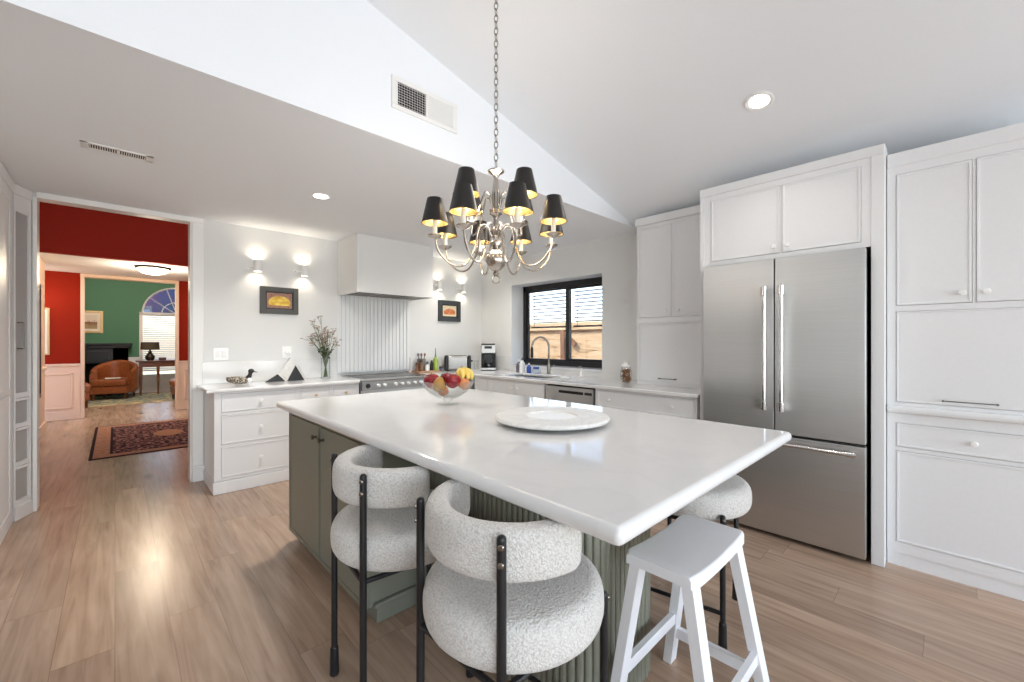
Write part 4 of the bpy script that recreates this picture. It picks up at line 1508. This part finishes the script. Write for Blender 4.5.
t = thing('coffee_maker', 'black and steel coffee maker in the corner left of the window', 'coffee maker', (0, 0, 0))
obj('base', MB().box(-.10, .10, -.12, .12, 0, .045, .008), 'black', t)
obj('base_band', MB().box(-.102, .102, -.122, -.06, .008, .040, .004), 'steel3', t)
obj('column', MB().box(-.10, .10, .02, .12, .045, .26, .008), 'black', t)
obj('head', MB().box(-.10, .10, -.12, .12, .235, .355, .012), 'steel3', t)
obj('display', MB().box(-.05, .05, -.1225, -.118, .30, .335, .001), 'black', t)
obj('lid', MB().box(-.095, .095, -.115, .115, .355, .368, .005), 'black', t)
obj('carafe', MB().lathe([(.055, .047), (.068, .06), (.07, .12), (.05, .19), (.048, .215), (.03, .22)], (0, -.05, 0), n=24), 'glass', t)
obj('coffee', MB().lathe([(.053, .05), (.064, .062), (.066, .10), (.001, .102)], (0, -.05, 0), n=24), 'black', t)
obj('carafe_handle', MB().tube([(.045, -.09, .20), (.075, -.12, .195), (.08, -.125, .12), (.055, -.095, .08)], .008, 8), 'black', t)
t.location = (3.765, 4.43, CT)
t.rotation_euler[2] = math.radians(-42)

# ------------------------------------------------------------------ fridge and its surround
t = thing('refrigerator', 'stainless steel french door refrigerator built into the white surround', 'refrigerator', (3.55, .8, 0))
FX = 3.15
obj('body', MB().box(3.215, 3.93, .345, 1.25, .012, 1.83), 'dark', t)
ysp = .799
f = on_right(FX)
for a, b, hy in ((.337, ysp - .003, .750), (ysp + .003, 1.259, .848)):
    d = obj('door', MB().box(FX, 3.21, a, b, .694, 1.845, .005), 'steel', t)
    mb = MB().tube([f(hy, .865, .048), f(hy, 1.65, .048)], .0125, 16)
    obj('handle', mb, 'steel2', d)
    for z in (.875, 1.63):
        mb = MB().lathe([(.017, -.030), (.019, -.028), (.019, .028), (.017, .030)], f(hy, z, .048), n=16)
        mb.tube([f(hy, z, -.001), f(hy, z, .045)], .011, 12)
        obj('bracket', mb, 'steel2', d)
d = obj('freezer_drawer', MB().box(FX, 3.21, .337, 1.259, .028, .680, .005), 'steel', t)
obj('handle', MB().tube([f(.375, .635, .048), f(1.22, .635, .048)], .0125, 16), 'steel2', d)
for y in (.40, 1.195):
    mb = MB().lathe([(.0165, -.02), (.0165, .02)], f(y, .635, .048), (0, 1, 0), 16)
    mb.tube([f(y, .635, -.001), f(y, .635, .045)], .011, 12)
    obj('bracket', mb, 'steel2', d)
obj('toe_grille', MB().box(3.23, 3.30, .345, 1.25, .012, .03), 'black', t)
for y in (.40, 1.2):
    for x in (3.30, 3.88):
        obj('foot', MB().lathe([(.02, 0), (.02, .014)], (x, y, 0), n=12), 'black', t)

XS = 3.20
f = on_right(XS)
t = thing('fridge_surround', 'white cabinet surround with two doors above the fridge', 'cabinet', (3.58, .77, 0))
hs = [(.362, .768, 1.885, 2.335), (.778, 1.222, 1.885, 2.335)]
obj('bridge', carcass(f, .318, 1.270, 1.853, 2.380, .70, hs), 'cab', t)
for i, h in enumerate(hs):
    d = obj('door', front(f, *h), 'cab', t)
    obj('knob', knob(f, .768 - .035 if i == 0 else .778 + .035, 1.93), 'knobw', d)
obj('side_panel', MB().box(XS - .004, 3.96, .258, .318, 0, 2.385, .003), 'cab', t)
obj('side_panel', MB().box(XS - .004, 3.96, 1.270, 1.300, 0, 2.385, .003), 'cab', t)
mb = MB()
fbox(mb, f, .256, 1.302, 2.375, 2.435, -.55, .008, .006)
obj('crown', mb, 'cab', t)

# pantry
XP = 3.28
f = on_right(XP)
t = thing('pantry_cabinet', 'tall white pantry cabinet right of the fridge', 'cabinet', (3.6, -.08, 0))
hs = [(-.082, .216, 1.503, 2.262), (-.392, -.094, 1.503, 2.262), (-.392, .216, .948, 1.470), (-.392, .216, .690, .828), (-.392, .216, .140, .668)]
obj('body', carcass(f, -.43, .254, .078, 2.32, .67, hs), 'cab', t)
for i, h in enumerate(hs[:2]):
    d = obj('door', front(f, *h), 'cab', t)
    obj('knob', knob(f, -.046 if i == 0 else -.132, 1.557), 'knobw', d)
d = obj('flap_door', front(f, *hs[2], bead=.008), 'cab', t)
obj('handle', bar_pull(f, -.168, .026, .974, .003), 'rod', d)
d = obj('drawer', front(f, *hs[3]), 'cab', t)
obj('knob', knob(f, -.088, .758), 'knobw', d)
obj('lower_door', front(f, *hs[4]), 'cab', t)
mb = MB()
fbox(mb, f, -.43, .256, .885, .930, -.10, .028, .016)
obj('ledge', mb, 'cab', t)
mb = MB()
fbox(mb, f, -.43, .254, 0, .078, -.66, -.008)
obj('plinth', mb, 'cab', t)
mb = MB()
fbox(mb, f, -.43, .254, 2.31, 2.39, -.67, .006, .006)
obj('crown', mb, 'cab', t)

# ------------------------------------------------------------------ island
IX0, IX1, IY0, IY1 = .754, 2.116, .468, 3.01
mb = MB().gridslab([IX0, IX1], [IY0, IY1], lambda u, v: True, .866, .910, lambda u, v, c: (u, v, c), .019, 4)
solo('island_worktop', mb, 'quartz', 'large white worktop of the kitchen island', 'worktop', origin=(1.42, 1.75, .862))
t = thing('kitchen_island', 'sage green kitchen island base with a fluted pedestal', 'island', (1.42, 1.9, 0))
f = on_right(.82)
hs = [(2.405, 2.925, .10, .83), (1.875, 2.395, .10, .83)]
obj('body', carcass(f, 1.832, 2.965, .075, .865, 1.18, hs), 'sage', t)
for i, h in enumerate(hs):
    d = obj('door', front(f, *h, bead=.001, gap=.003), 'sage', t)
    obj('knob', knob(f, 2.405 + .05 if i == 0 else 2.395 - .05, .762, 0, .014, .03), 'bronze', d)
mb = MB().box(.872, 1.99, 1.815, 2.95, 0, .075, .004)
mb.box(.860, 2.0, 1.806, 1.832, .07, .095, .008)
obj('plinth', mb, 'sage', t)
# fluted pedestal: half-round ribs round a rounded rectangle
px0, px1, py0, py1, cr = 1.10, 1.60, .815, 1.83, .11


def rrect(d):
    """point and outward normal at arc length d along the open U-shaped outline (left side, near end, right side)"""
    segs = [('l', (px0, py1), (px0, py0 + cr)), ('a', (px0 + cr, py0 + cr), PI), ('l', (px0 + cr, py0), (px1 - cr, py0)), ('a', (px1 - cr, py0 + cr), 1.5 * PI), ('l', (px1, py0 + cr), (px1, py1))]
    for sg in segs:
        if sg[0] == 'l':
            p, q = Vector(sg[1]), Vector(sg[2])
            L = (q - p).length
            if d <= L + 1e-9:
                tt = (q - p) / L
                return p + tt * d, Vector((tt.y, -tt.x))
            d -= L
        else:
            L = cr * PI / 2
            if d <= L + 1e-9:
                a = sg[2] + d / cr
                nrm = Vector((math.cos(a), math.sin(a)))
                return Vector(sg[1]) + nrm * cr, nrm
            d -= L
    return Vector((px1, py1)), Vector((1, 0))


TL = 2 * (py1 - py0 - cr) + (px1 - px0 - 2 * cr) + PI * cr
NR = round(TL / .0295)
outl = []
for k in range(NR * 8 + 1):
    p, nrm = rrect(TL * k / (NR * 8))
    if abs(nrm.x) > .99 and nrm.x < 0:
        nrm = Vector((-1, 0))
    h = .011 * math.sqrt(max(0, 1 - ((k % 8) / 4 - 1) ** 2))
    q = p + nrm * (h - .004)
    outl.append((q.x, q.y))
obj('fluted_pedestal', MB().rings([[(x, y, .0) for x, y in outl], [(x, y, .865) for x, y in outl]]), 'sage', t, angle=25)

# lazy susan
M['inset'] = paint('white_turntable_centre', C(246, 246, 245), .35, .4, var=.01)
LXc, LYc = 1.515, 1.315
t = thing('lazy_susan', 'round white marble turntable lying on the island', 'turntable', (LXc, LYc, .910))
obj('base', MB().lathe([(.15, .0005), (.15, .014)], (LXc, LYc, .910), n=48), 'rod', t)
obj('disc', MB().lathe([(.001, .014), (.25, .014), (.268, .020), (.272, .028), (.266, .036), (.255, .038), (.128, .038), (.124, .036), (.123, .027), (.001, .027)], (LXc, LYc, .910), n=80, cap0=False, cap1=False), 'marble', t)
obj('inset', MB().lathe([(.122, .0275), (.120, .0285), (.001, .0285)], (LXc, LYc, .910), n=64), 'inset', t)['label'] = 'polished inner circle'

# fruit bowl
BX, BY = 1.49, 2.14
t = thing('fruit_bowl', 'footed clear glass fruit bowl on the island', 'bowl', (BX, BY, .910))
obj('bowl', MB().lathe([(.001, .0005), (.066, .0005), (.068, .006), (.03, .014), (.022, .022), (.03, .032), (.07, .042), (.115, .070), (.150, .108), (.168, .145), (.165, .147), (.145, .110), (.110, .075), (.066, .049), (.001, .042)], (BX, BY, .910), n=48, cap0=False, cap1=False), 'glass', t)


def apple_mat():
    t = NT('red_apple_skin')
    t.setp(Roughness=.25)
    co = t.coord((1, 1, .35))
    n = t.n('TexNoise'); n.inputs['Scale'].default_value = 30; n.inputs['Detail'].default_value = 4
    t.l(co, n.inputs['Vector'])
    t.l(t.ramp(n.outputs['Fac'], [(.35, C(118, 14, 26)), (.6, C(158, 24, 34)), (.75, C(196, 84, 56))]), t.b.inputs['Base Color'])
    return t.m


M['apple'] = apple_mat()
M['pear'] = paint('brown_pear_skin', C(170, 126, 60), .5, .4, .1, 90, var=.15)
M['peach_fruit'] = paint('orange_peach_skin', C(214, 138, 84), .6, .3, .1, 60, var=.15)
M['banana'] = paint('ripe_banana_skin', C(228, 198, 104), .45, .4, .05, 40, var=.10)
M['stalk'] = paint('brown_stalk', C(84, 62, 36), .8, .2)


def view(dr, df, dz):
    """offset right of / away from the usual viewer, measured at the bowl"""
    return Vector((BX + .7242 * dr + .6896 * df, BY - .6896 * dr + .7242 * df, .910 + dz))


def apple(p, r, label, tilt=(0, 0)):
    t = thing('apple', label, 'fruit', (0, 0, 0), 'red apples in the glass bowl')
    prof = [(.001, -.80 * r), (.25 * r, -.88 * r), (.5 * r, -.80 * r), (.82 * r, -.45 * r), (.99 * r, .05 * r), (1.0 * r, .25 * r), (.9 * r, .58 * r), (.62 * r, .82 * r), (.35 * r, .84 * r), (.12 * r, .72 * r), (.001, .60 * r)]
    obj('flesh', MB().lathe(prof, n=28), 'apple', t, angle=80)
    obj('stem', MB().tube([(0, 0, .6 * r), (.004, 0, .85 * r), (.010, .002, 1.08 * r)], .0022, 6), 'stalk', t)
    t.location = p
    t.rotation_euler = (tilt[0], tilt[1], 0)
    return t


apple(view(-.098, .0, .140), .049, 'dark red apple at the left side of the glass bowl', (.1, -.3))
apple(view(.036, -.044, .147), .048, 'shiny red apple at the front of the glass bowl', (.3, .2))
apple(view(-.015, .062, .146), .044, 'red apple half hidden at the back of the glass bowl', (-.2, .1))
t = thing('pear', 'brownish pear between the two front apples in the bowl', 'fruit', (0, 0, 0))
obj('flesh', MB().lathe([(.001, -.036), (.018, -.037), (.034, -.024), (.039, -.002), (.034, .020), (.024, .036), (.018, .046), (.010, .052), (.001, .054)], n=24), 'pear', t, angle=80)
obj('stem', MB().tube([(0, 0, .052), (.003, 0, .066), (.010, 0, .076)], .002, 6), 'stalk', t)
t.location = view(-.042, -.080, .124)
t.rotation_euler = (.25, .1, 0)
t = thing('peach', 'orange peach low in the bowl under the bananas', 'fruit', (0, 0, 0))
obj('flesh', MB().ball((0, 0, 0), .038, 24, (1, 1, .94)), 'peach_fruit', t)
obj('stem', MB().lathe([(.004, .034), (.003, .038)], n=8), 'stalk', t)
t.location = view(.104, -.024, .126)
t = thing('peach', 'orange peach at the bottom of the bowl beneath the apples', 'fruit', (0, 0, 0))
obj('flesh', MB().ball((0, 0, 0), .034, 24, (1, 1, .94)), 'peach_fruit', t)
obj('stem', MB().lathe([(.004, .030), (.003, .034)], n=8), 'stalk', t)
t.location = view(-.03, .012, .080)
t = thing('banana_bunch', 'bunch of yellow bananas on the right of the bowl', 'fruit', view(.10, .03, .10))
top = view(.078, .068, .212)
for o0, m_, tp_ in ((-1, (.052, .012, .190), (.066, -.004, .140)), (-.3, (.092, -.005, .205), (.092, -.034, .146)), (.4, (.125, .020, .208), (.122, -.012, .140)), (1, (.150, .045, .196), (.140, .032, .134))):
    tip, mid = view(tp_[0], tp_[1] + .035, tp_[2] + .012), view(m_[0], m_[1] + .03, m_[2] + .008)
    pts, rad = [], []
    for i in range(13):
        s_ = i / 12
        p = top * (1 - s_) ** 2 + mid * 2 * s_ * (1 - s_) + tip * s_ ** 2
        pts.append(p)
        rad.append(.005 + .0135 * math.sin(PI * min(1, max(0, s_ * .92 + .05))) ** .6)
    obj('banana', MB().tube(pts, rad, 10), 'banana', t, angle=60)
obj('stem', MB().tube([top + Vector((0, 0, -.006)), top + Vector((.004, .006, .014))], [.010, .006], 8), 'stalk', t)

# ------------------------------------------------------------------ boucle counter chairs
def boucle_chair(label):
    t = thing('counter_chair', label, 'chair', (0, 0, 0), 'white boucle counter chairs at the island')
    R, z0, z1 = .256, .518, .648
    prof = [(.001, z0), (R - .05, z0)]
    for k in range(15):
        a = -PI / 2 + PI * k / 14
        sq = lambda q: math.copysign(abs(q) ** (2 / 2.7), q)
        prof.append((R - .06 + .06 * sq(math.cos(a)), (z0 + z1) / 2 + (z1 - z0) / 2 * sq(math.sin(a))))
    prof += [(R - .10, z1 + .004), (.001, z1 + .006)]
    obj('seat', MB().lathe(prof, n=72, cap0=False, cap1=False), 'boucle', t, angle=80)
    mb = MB()
    rr = []
    N = 44
    zb, zt, rm, th = .735, .8645, .214, .072
    for k in range(N + 1):
        a = math.radians(88 + 184 * k / N)
        s_ = k / N
        e = min(s_, 1 - s_) * math.radians(184) * rm      # distance from the nearer end
        sc = math.sqrt(max(.02, 1 - (1 - min(1, e / .036)) ** 2))
        sec = []
        for j in range(24):
            b = 2 * PI * j / 24
            cx, sy = math.cos(b), math.sin(b)
            n_ = 3.2
            px = math.copysign(abs(cx) ** (2 / n_), cx) * th / 2 * sc
            pz = math.copysign(abs(sy) ** (2 / n_), sy) * (zt - zb) / 2 * (.55 + .45 * sc)
            sec.append(((rm + px) * math.cos(a), (rm + px) * math.sin(a), (zb + zt) / 2 + pz))
        rr.append(sec)
    mb.rings(rr)
    obj('backrest', mb, 'boucle', t, angle=80)
    for (x, y, top) in ((-.206, .163, .864), (-.206, -.163, .864), (.206, .172, .565), (.206, -.172, .565)):
        mb = MB().tube([(x, y, .015), (x, y, top - .012)], .0115, 14)
        mb.ball((x, y, top - .0125), .0115, 14)
        lg = obj('leg', mb, 'black', t)
        obj('foot_cap', MB().lathe([(.0165, 0), (.0175, .004), (.0155, .10), (.013, .108)], (x, y, .0005), n=16), 'black', lg)
        rv = Vector((x, y, 0)).normalized()
        for z in ((top - .025, top - .065) if top > .7 else (top - .02,)):
            obj('bolt', MB().lathe([(.0075, 0), (.0075, .0035), (.005, .006)], Vector((x, y, z)) + rv * .0105, rv, 12), 'pewter', lg)
    mb = MB()
    for s in (-1, 1):
        mb.tube([(-.206, s * .163, .505), (.206, s * .172, .505)], .009, 8)
    mb.tube([(-.206, -.163, .505), (-.206, .163, .505)], .009, 8)
    mb.tube([(.206, -.172, .505), (.206, .172, .505)], .009, 8)
    obj('seat_frame', mb, 'black', t)
    mb = MB().tube([(.206, -.172, .145), (.206, .172, .145)], .009, 10)
    obj('footrest', mb, 'black', t)
    return t


ch = boucle_chair('white boucle counter chair before the island doors, farther of the two')
ch.location = (.812, 1.478, 0)
ch.rotation_euler[2] = math.radians(-5)
dup(ch, (.832, .868, 0), math.radians(2), 'white boucle counter chair nearest the camera, before the fluted pedestal')
dup(ch, (2.035, .868, 0), math.radians(190), 'white boucle counter chair on the fridge side, behind the wooden stool')

# ------------------------------------------------------------------ saddle stool
t = thing('saddle_stool', 'white wooden saddle seat stool at the near end of the island', 'stool', (1.425, .615, 0))
sx0, sx1, sy0, sy1, sz = 1.203, 1.650, .505, .735, .622
mb = MB()
NX, NY = 20, 6
top, bot = [], []
def sad(x):
    q = (x - (sx0 + sx1) / 2) / ((sx1 - sx0) / 2)
    return .016 * (abs(q) ** 2.2) - .016
rr = []
for i in range(NX + 1):
    x = sx0 + (sx1 - sx0) * i / NX
    e = min(1, min(i, NX - i) / 1.2)
    zt = sz + sad(x)
    zb = sz - .046 + sad(x) * .6
    c = .010
    ins = .010 * (1 - e)
    rr.append([(x, sy0 + ins, zb + .004), (x, sy0 + ins, zt - c - ins), (x, sy0 + ins + c * .3, zt - c * .3 - ins), (x, sy0 + ins + c, zt - ins), (x, sy1 - ins - c, zt - ins), (x, sy1 - ins - c * .3, zt - c * .3 - ins), (x, sy1 - ins, zt - c - ins), (x, sy1 - ins, zb + .004)])
mb.rings(rr)
obj('seat', mb, 'stool', t, angle=45)


def stool_leg(tx, ty, bx, by, wx=.026, wy=.017):
    mb = MB()
    z1 = sz - .046
    ring = lambda cx, cy, z, k: [(cx + sx * wx * k, cy + sy * wy * k, z) for sx, sy in ((-1, -1), (1, -1), (1, 1), (-1, 1))]
    mb.rings([ring(bx, by, .0005, .95), ring(tx, ty, z1, 1.0)])
    return mb


LEGS = [((1.245, .535), (1.205, .432)), ((1.608, .535), (1.640, .432)), ((1.245, .705), (1.205, .784)), ((1.608, .705), (1.640, .790))]
for (tp, bt) in LEGS:
    obj('leg', stool_leg(*tp, *bt), 'stool', t, angle=20)


def at_leg(i, z):
    (tp, bt) = LEGS[i]
    s_ = z / (sz - .046)
    return Vector((bt[0] + (tp[0] - bt[0]) * s_, bt[1] + (tp[1] - bt[1]) * s_, z))


def rail(i, j, z, hz=.020, w=.010):
    p, q = at_leg(i, z), at_leg(j, z)
    d = (q - p).normalized()
    n_ = Vector((-d.y, d.x, 0)) * w
    mb = MB()
    mb.rings([[e + n_ * sa + Vector((0, 0, hz * sb)) for sa, sb in ((-1, -1), (1, -1), (1, 1), (-1, 1))] for e in (p, q)])
    return mb


obj('stretcher', rail(0, 1, .20), 'stool', t)
obj('stretcher', rail(2, 3, .20), 'stool', t)
obj('stretcher', rail(0, 2, .135), 'stool', t)
obj('stretcher', rail(1, 3, .135), 'stool', t)

# ------------------------------------------------------------------ chandelier
KX, KY = 1.423, 1.614
t = thing('chandelier', 'silver twelve-arm chandelier with black shades over the island', 'chandelier', (KX, KY, 1.61))
zc = 3.17
prof = [(.001, 1.640), (.012, 1.642), (.018, 1.652), (.010, 1.662), (.022, 1.668), (.046, 1.690), (.057, 1.718), (.052, 1.748), (.030, 1.772), (.018, 1.785), (.030, 1.795), (.034, 1.812), (.018, 1.825), (.014, 1.850),
        (.024, 1.862), (.028, 1.880), (.014, 1.895), (.013, 1.94), (.020, 1.955), (.034, 1.965), (.034, 1.985), (.020, 1.995), (.015, 2.02), (.022, 2.06), (.017, 2.10), (.012, 2.15), (.018, 2.165), (.042, 2.182), (.044, 2.188), (.012, 2.192), (.008, 2.21), (.001, 2.212)]
obj('stem', MB().lathe(prof, (KX, KY, 0), n=28, cap0=False, cap1=False), 'nickel', t)
obj('finial_ring', MB().tube([(KX + .020 * math.cos(2 * PI * k / 24) * .7242, KY - .020 * math.cos(2 * PI * k / 24) * .6896, 1.621 + .020 * math.sin(2 * PI * k / 24)) for k in range(24)], .004, 8, loop=True), 'nickel', t)
# chain
mb = MB()
z = 2.205
k = 0
while z < zc - .03:
    L = .042
    a = (k % 2) * PI / 2 + .4
    pts = []
    for j in range(16):
        b = 2 * PI * j / 16
        r_ = .0105 * math.cos(b)
        pts.append((KX + r_ * math.cos(a), KY + r_ * math.sin(a), z + L / 2 + (L / 2) * math.sin(b)))
    mb.tube(pts, .0024, 6, loop=True)
    z += L - .009
    k += 1
obj('chain', mb, 'pewter', t)
obj('canopy', MB().lathe([(.012, -.045), (.03, -.04), (.055, -.02), (.062, 0)], (KX, KY, zc - .002), n=24), 'nickel', t)


def bez(p, n=22):
    """smooth curve through points (Catmull-Rom)"""
    out = []
    q = [2 * p[0] - p[1]] + p + [2 * p[-1] - p[-2]]
    m = len(p) - 1
    for i in range(m):
        a, b, c, d = q[i], q[i + 1], q[i + 2], q[i + 3]
        for s_ in range(max(4, n // m)):
            u = s_ / max(4, n // m)
            out.append(.5 * ((2 * b) + (c - a) * u + (2 * a - 5 * b + 4 * c - d) * u * u + (3 * b - a - 3 * c + d) * u ** 3))
    out.append(p[-1])
    return out


def chandelier_arm(ang, R, zcup, zhub, low, rise):
    D = lambda r_, z_: Vector((KX + r_ * math.cos(ang), KY + r_ * math.sin(ang), z_))
    if low:
        path = bez([D(.022, zhub), D(.055, zhub + .055), D(.095, zhub + .03), D(.115, zhub - .07), D(.165, zhub - .155), D(.235, zhub - .160), D(R - .02, zhub - .10), D(R, zcup)], 40)
    else:
        path = bez([D(.022, zhub), D(.04, zhub + .07), D(.075, zhub + .085), D(.105, zhub + .02), D(.145, zhub - .075), D(.195, zhub - .085), D(R - .01, zhub - .03), D(R, zcup)], 40)
    am = obj('arm', MB().tube(path, .0052, 8), 'nickel', t)
    c = D(R, zcup)
    obj('cup', MB().lathe([(.006, -.012), (.012, -.006), (.030, .002), (.037, .010), (.035, .011), (.012, .004), (.012, .016)], c, n=22), 'nickel', am)
    obj('candle', MB().lathe([(.0115, .004), (.0115, .085), (.009, .088)], c, n=16), 'candle', am)
    obj('bulb', MB().lathe([(.006, .088), (.012, .100), (.011, .116), (.004, .132), (.001, .136)], c, n=14), 'bulb', am)
    sh = MB().lathe([(.066, .070), (.0385, .192)], c, n=30, cap0=False, cap1=False)
    obj('shade', sh, 'shade', am, recalc=True)
    mb = MB()
    mb.tube([c + Vector((.066 * math.cos(2 * PI * k / 30), .066 * math.sin(2 * PI * k / 30), .070)) for k in range(30)], .0018, 5, loop=True)
    obj('shade_rim', mb, 'bronze', am)


va = math.atan2(.7242, .6896)            # bearing of the usual view
for k in range(8):
    chandelier_arm(va + math.radians(22.5 - 3 + 45 * k), .318, 1.815, 1.845, True, 0)
for k in range(4):
    chandelier_arm(va + math.radians(45 + 1 + 90 * k), .200, 1.945, 1.975, False, 0)
t.location = (1.357, 1.539, 1.592)
t.scale = (.94, .94, .94)
light('POINT', 'chandelier_glow', (1.357, 1.539, 1.95), 6.5, (1, .93, .86), radius=.26)
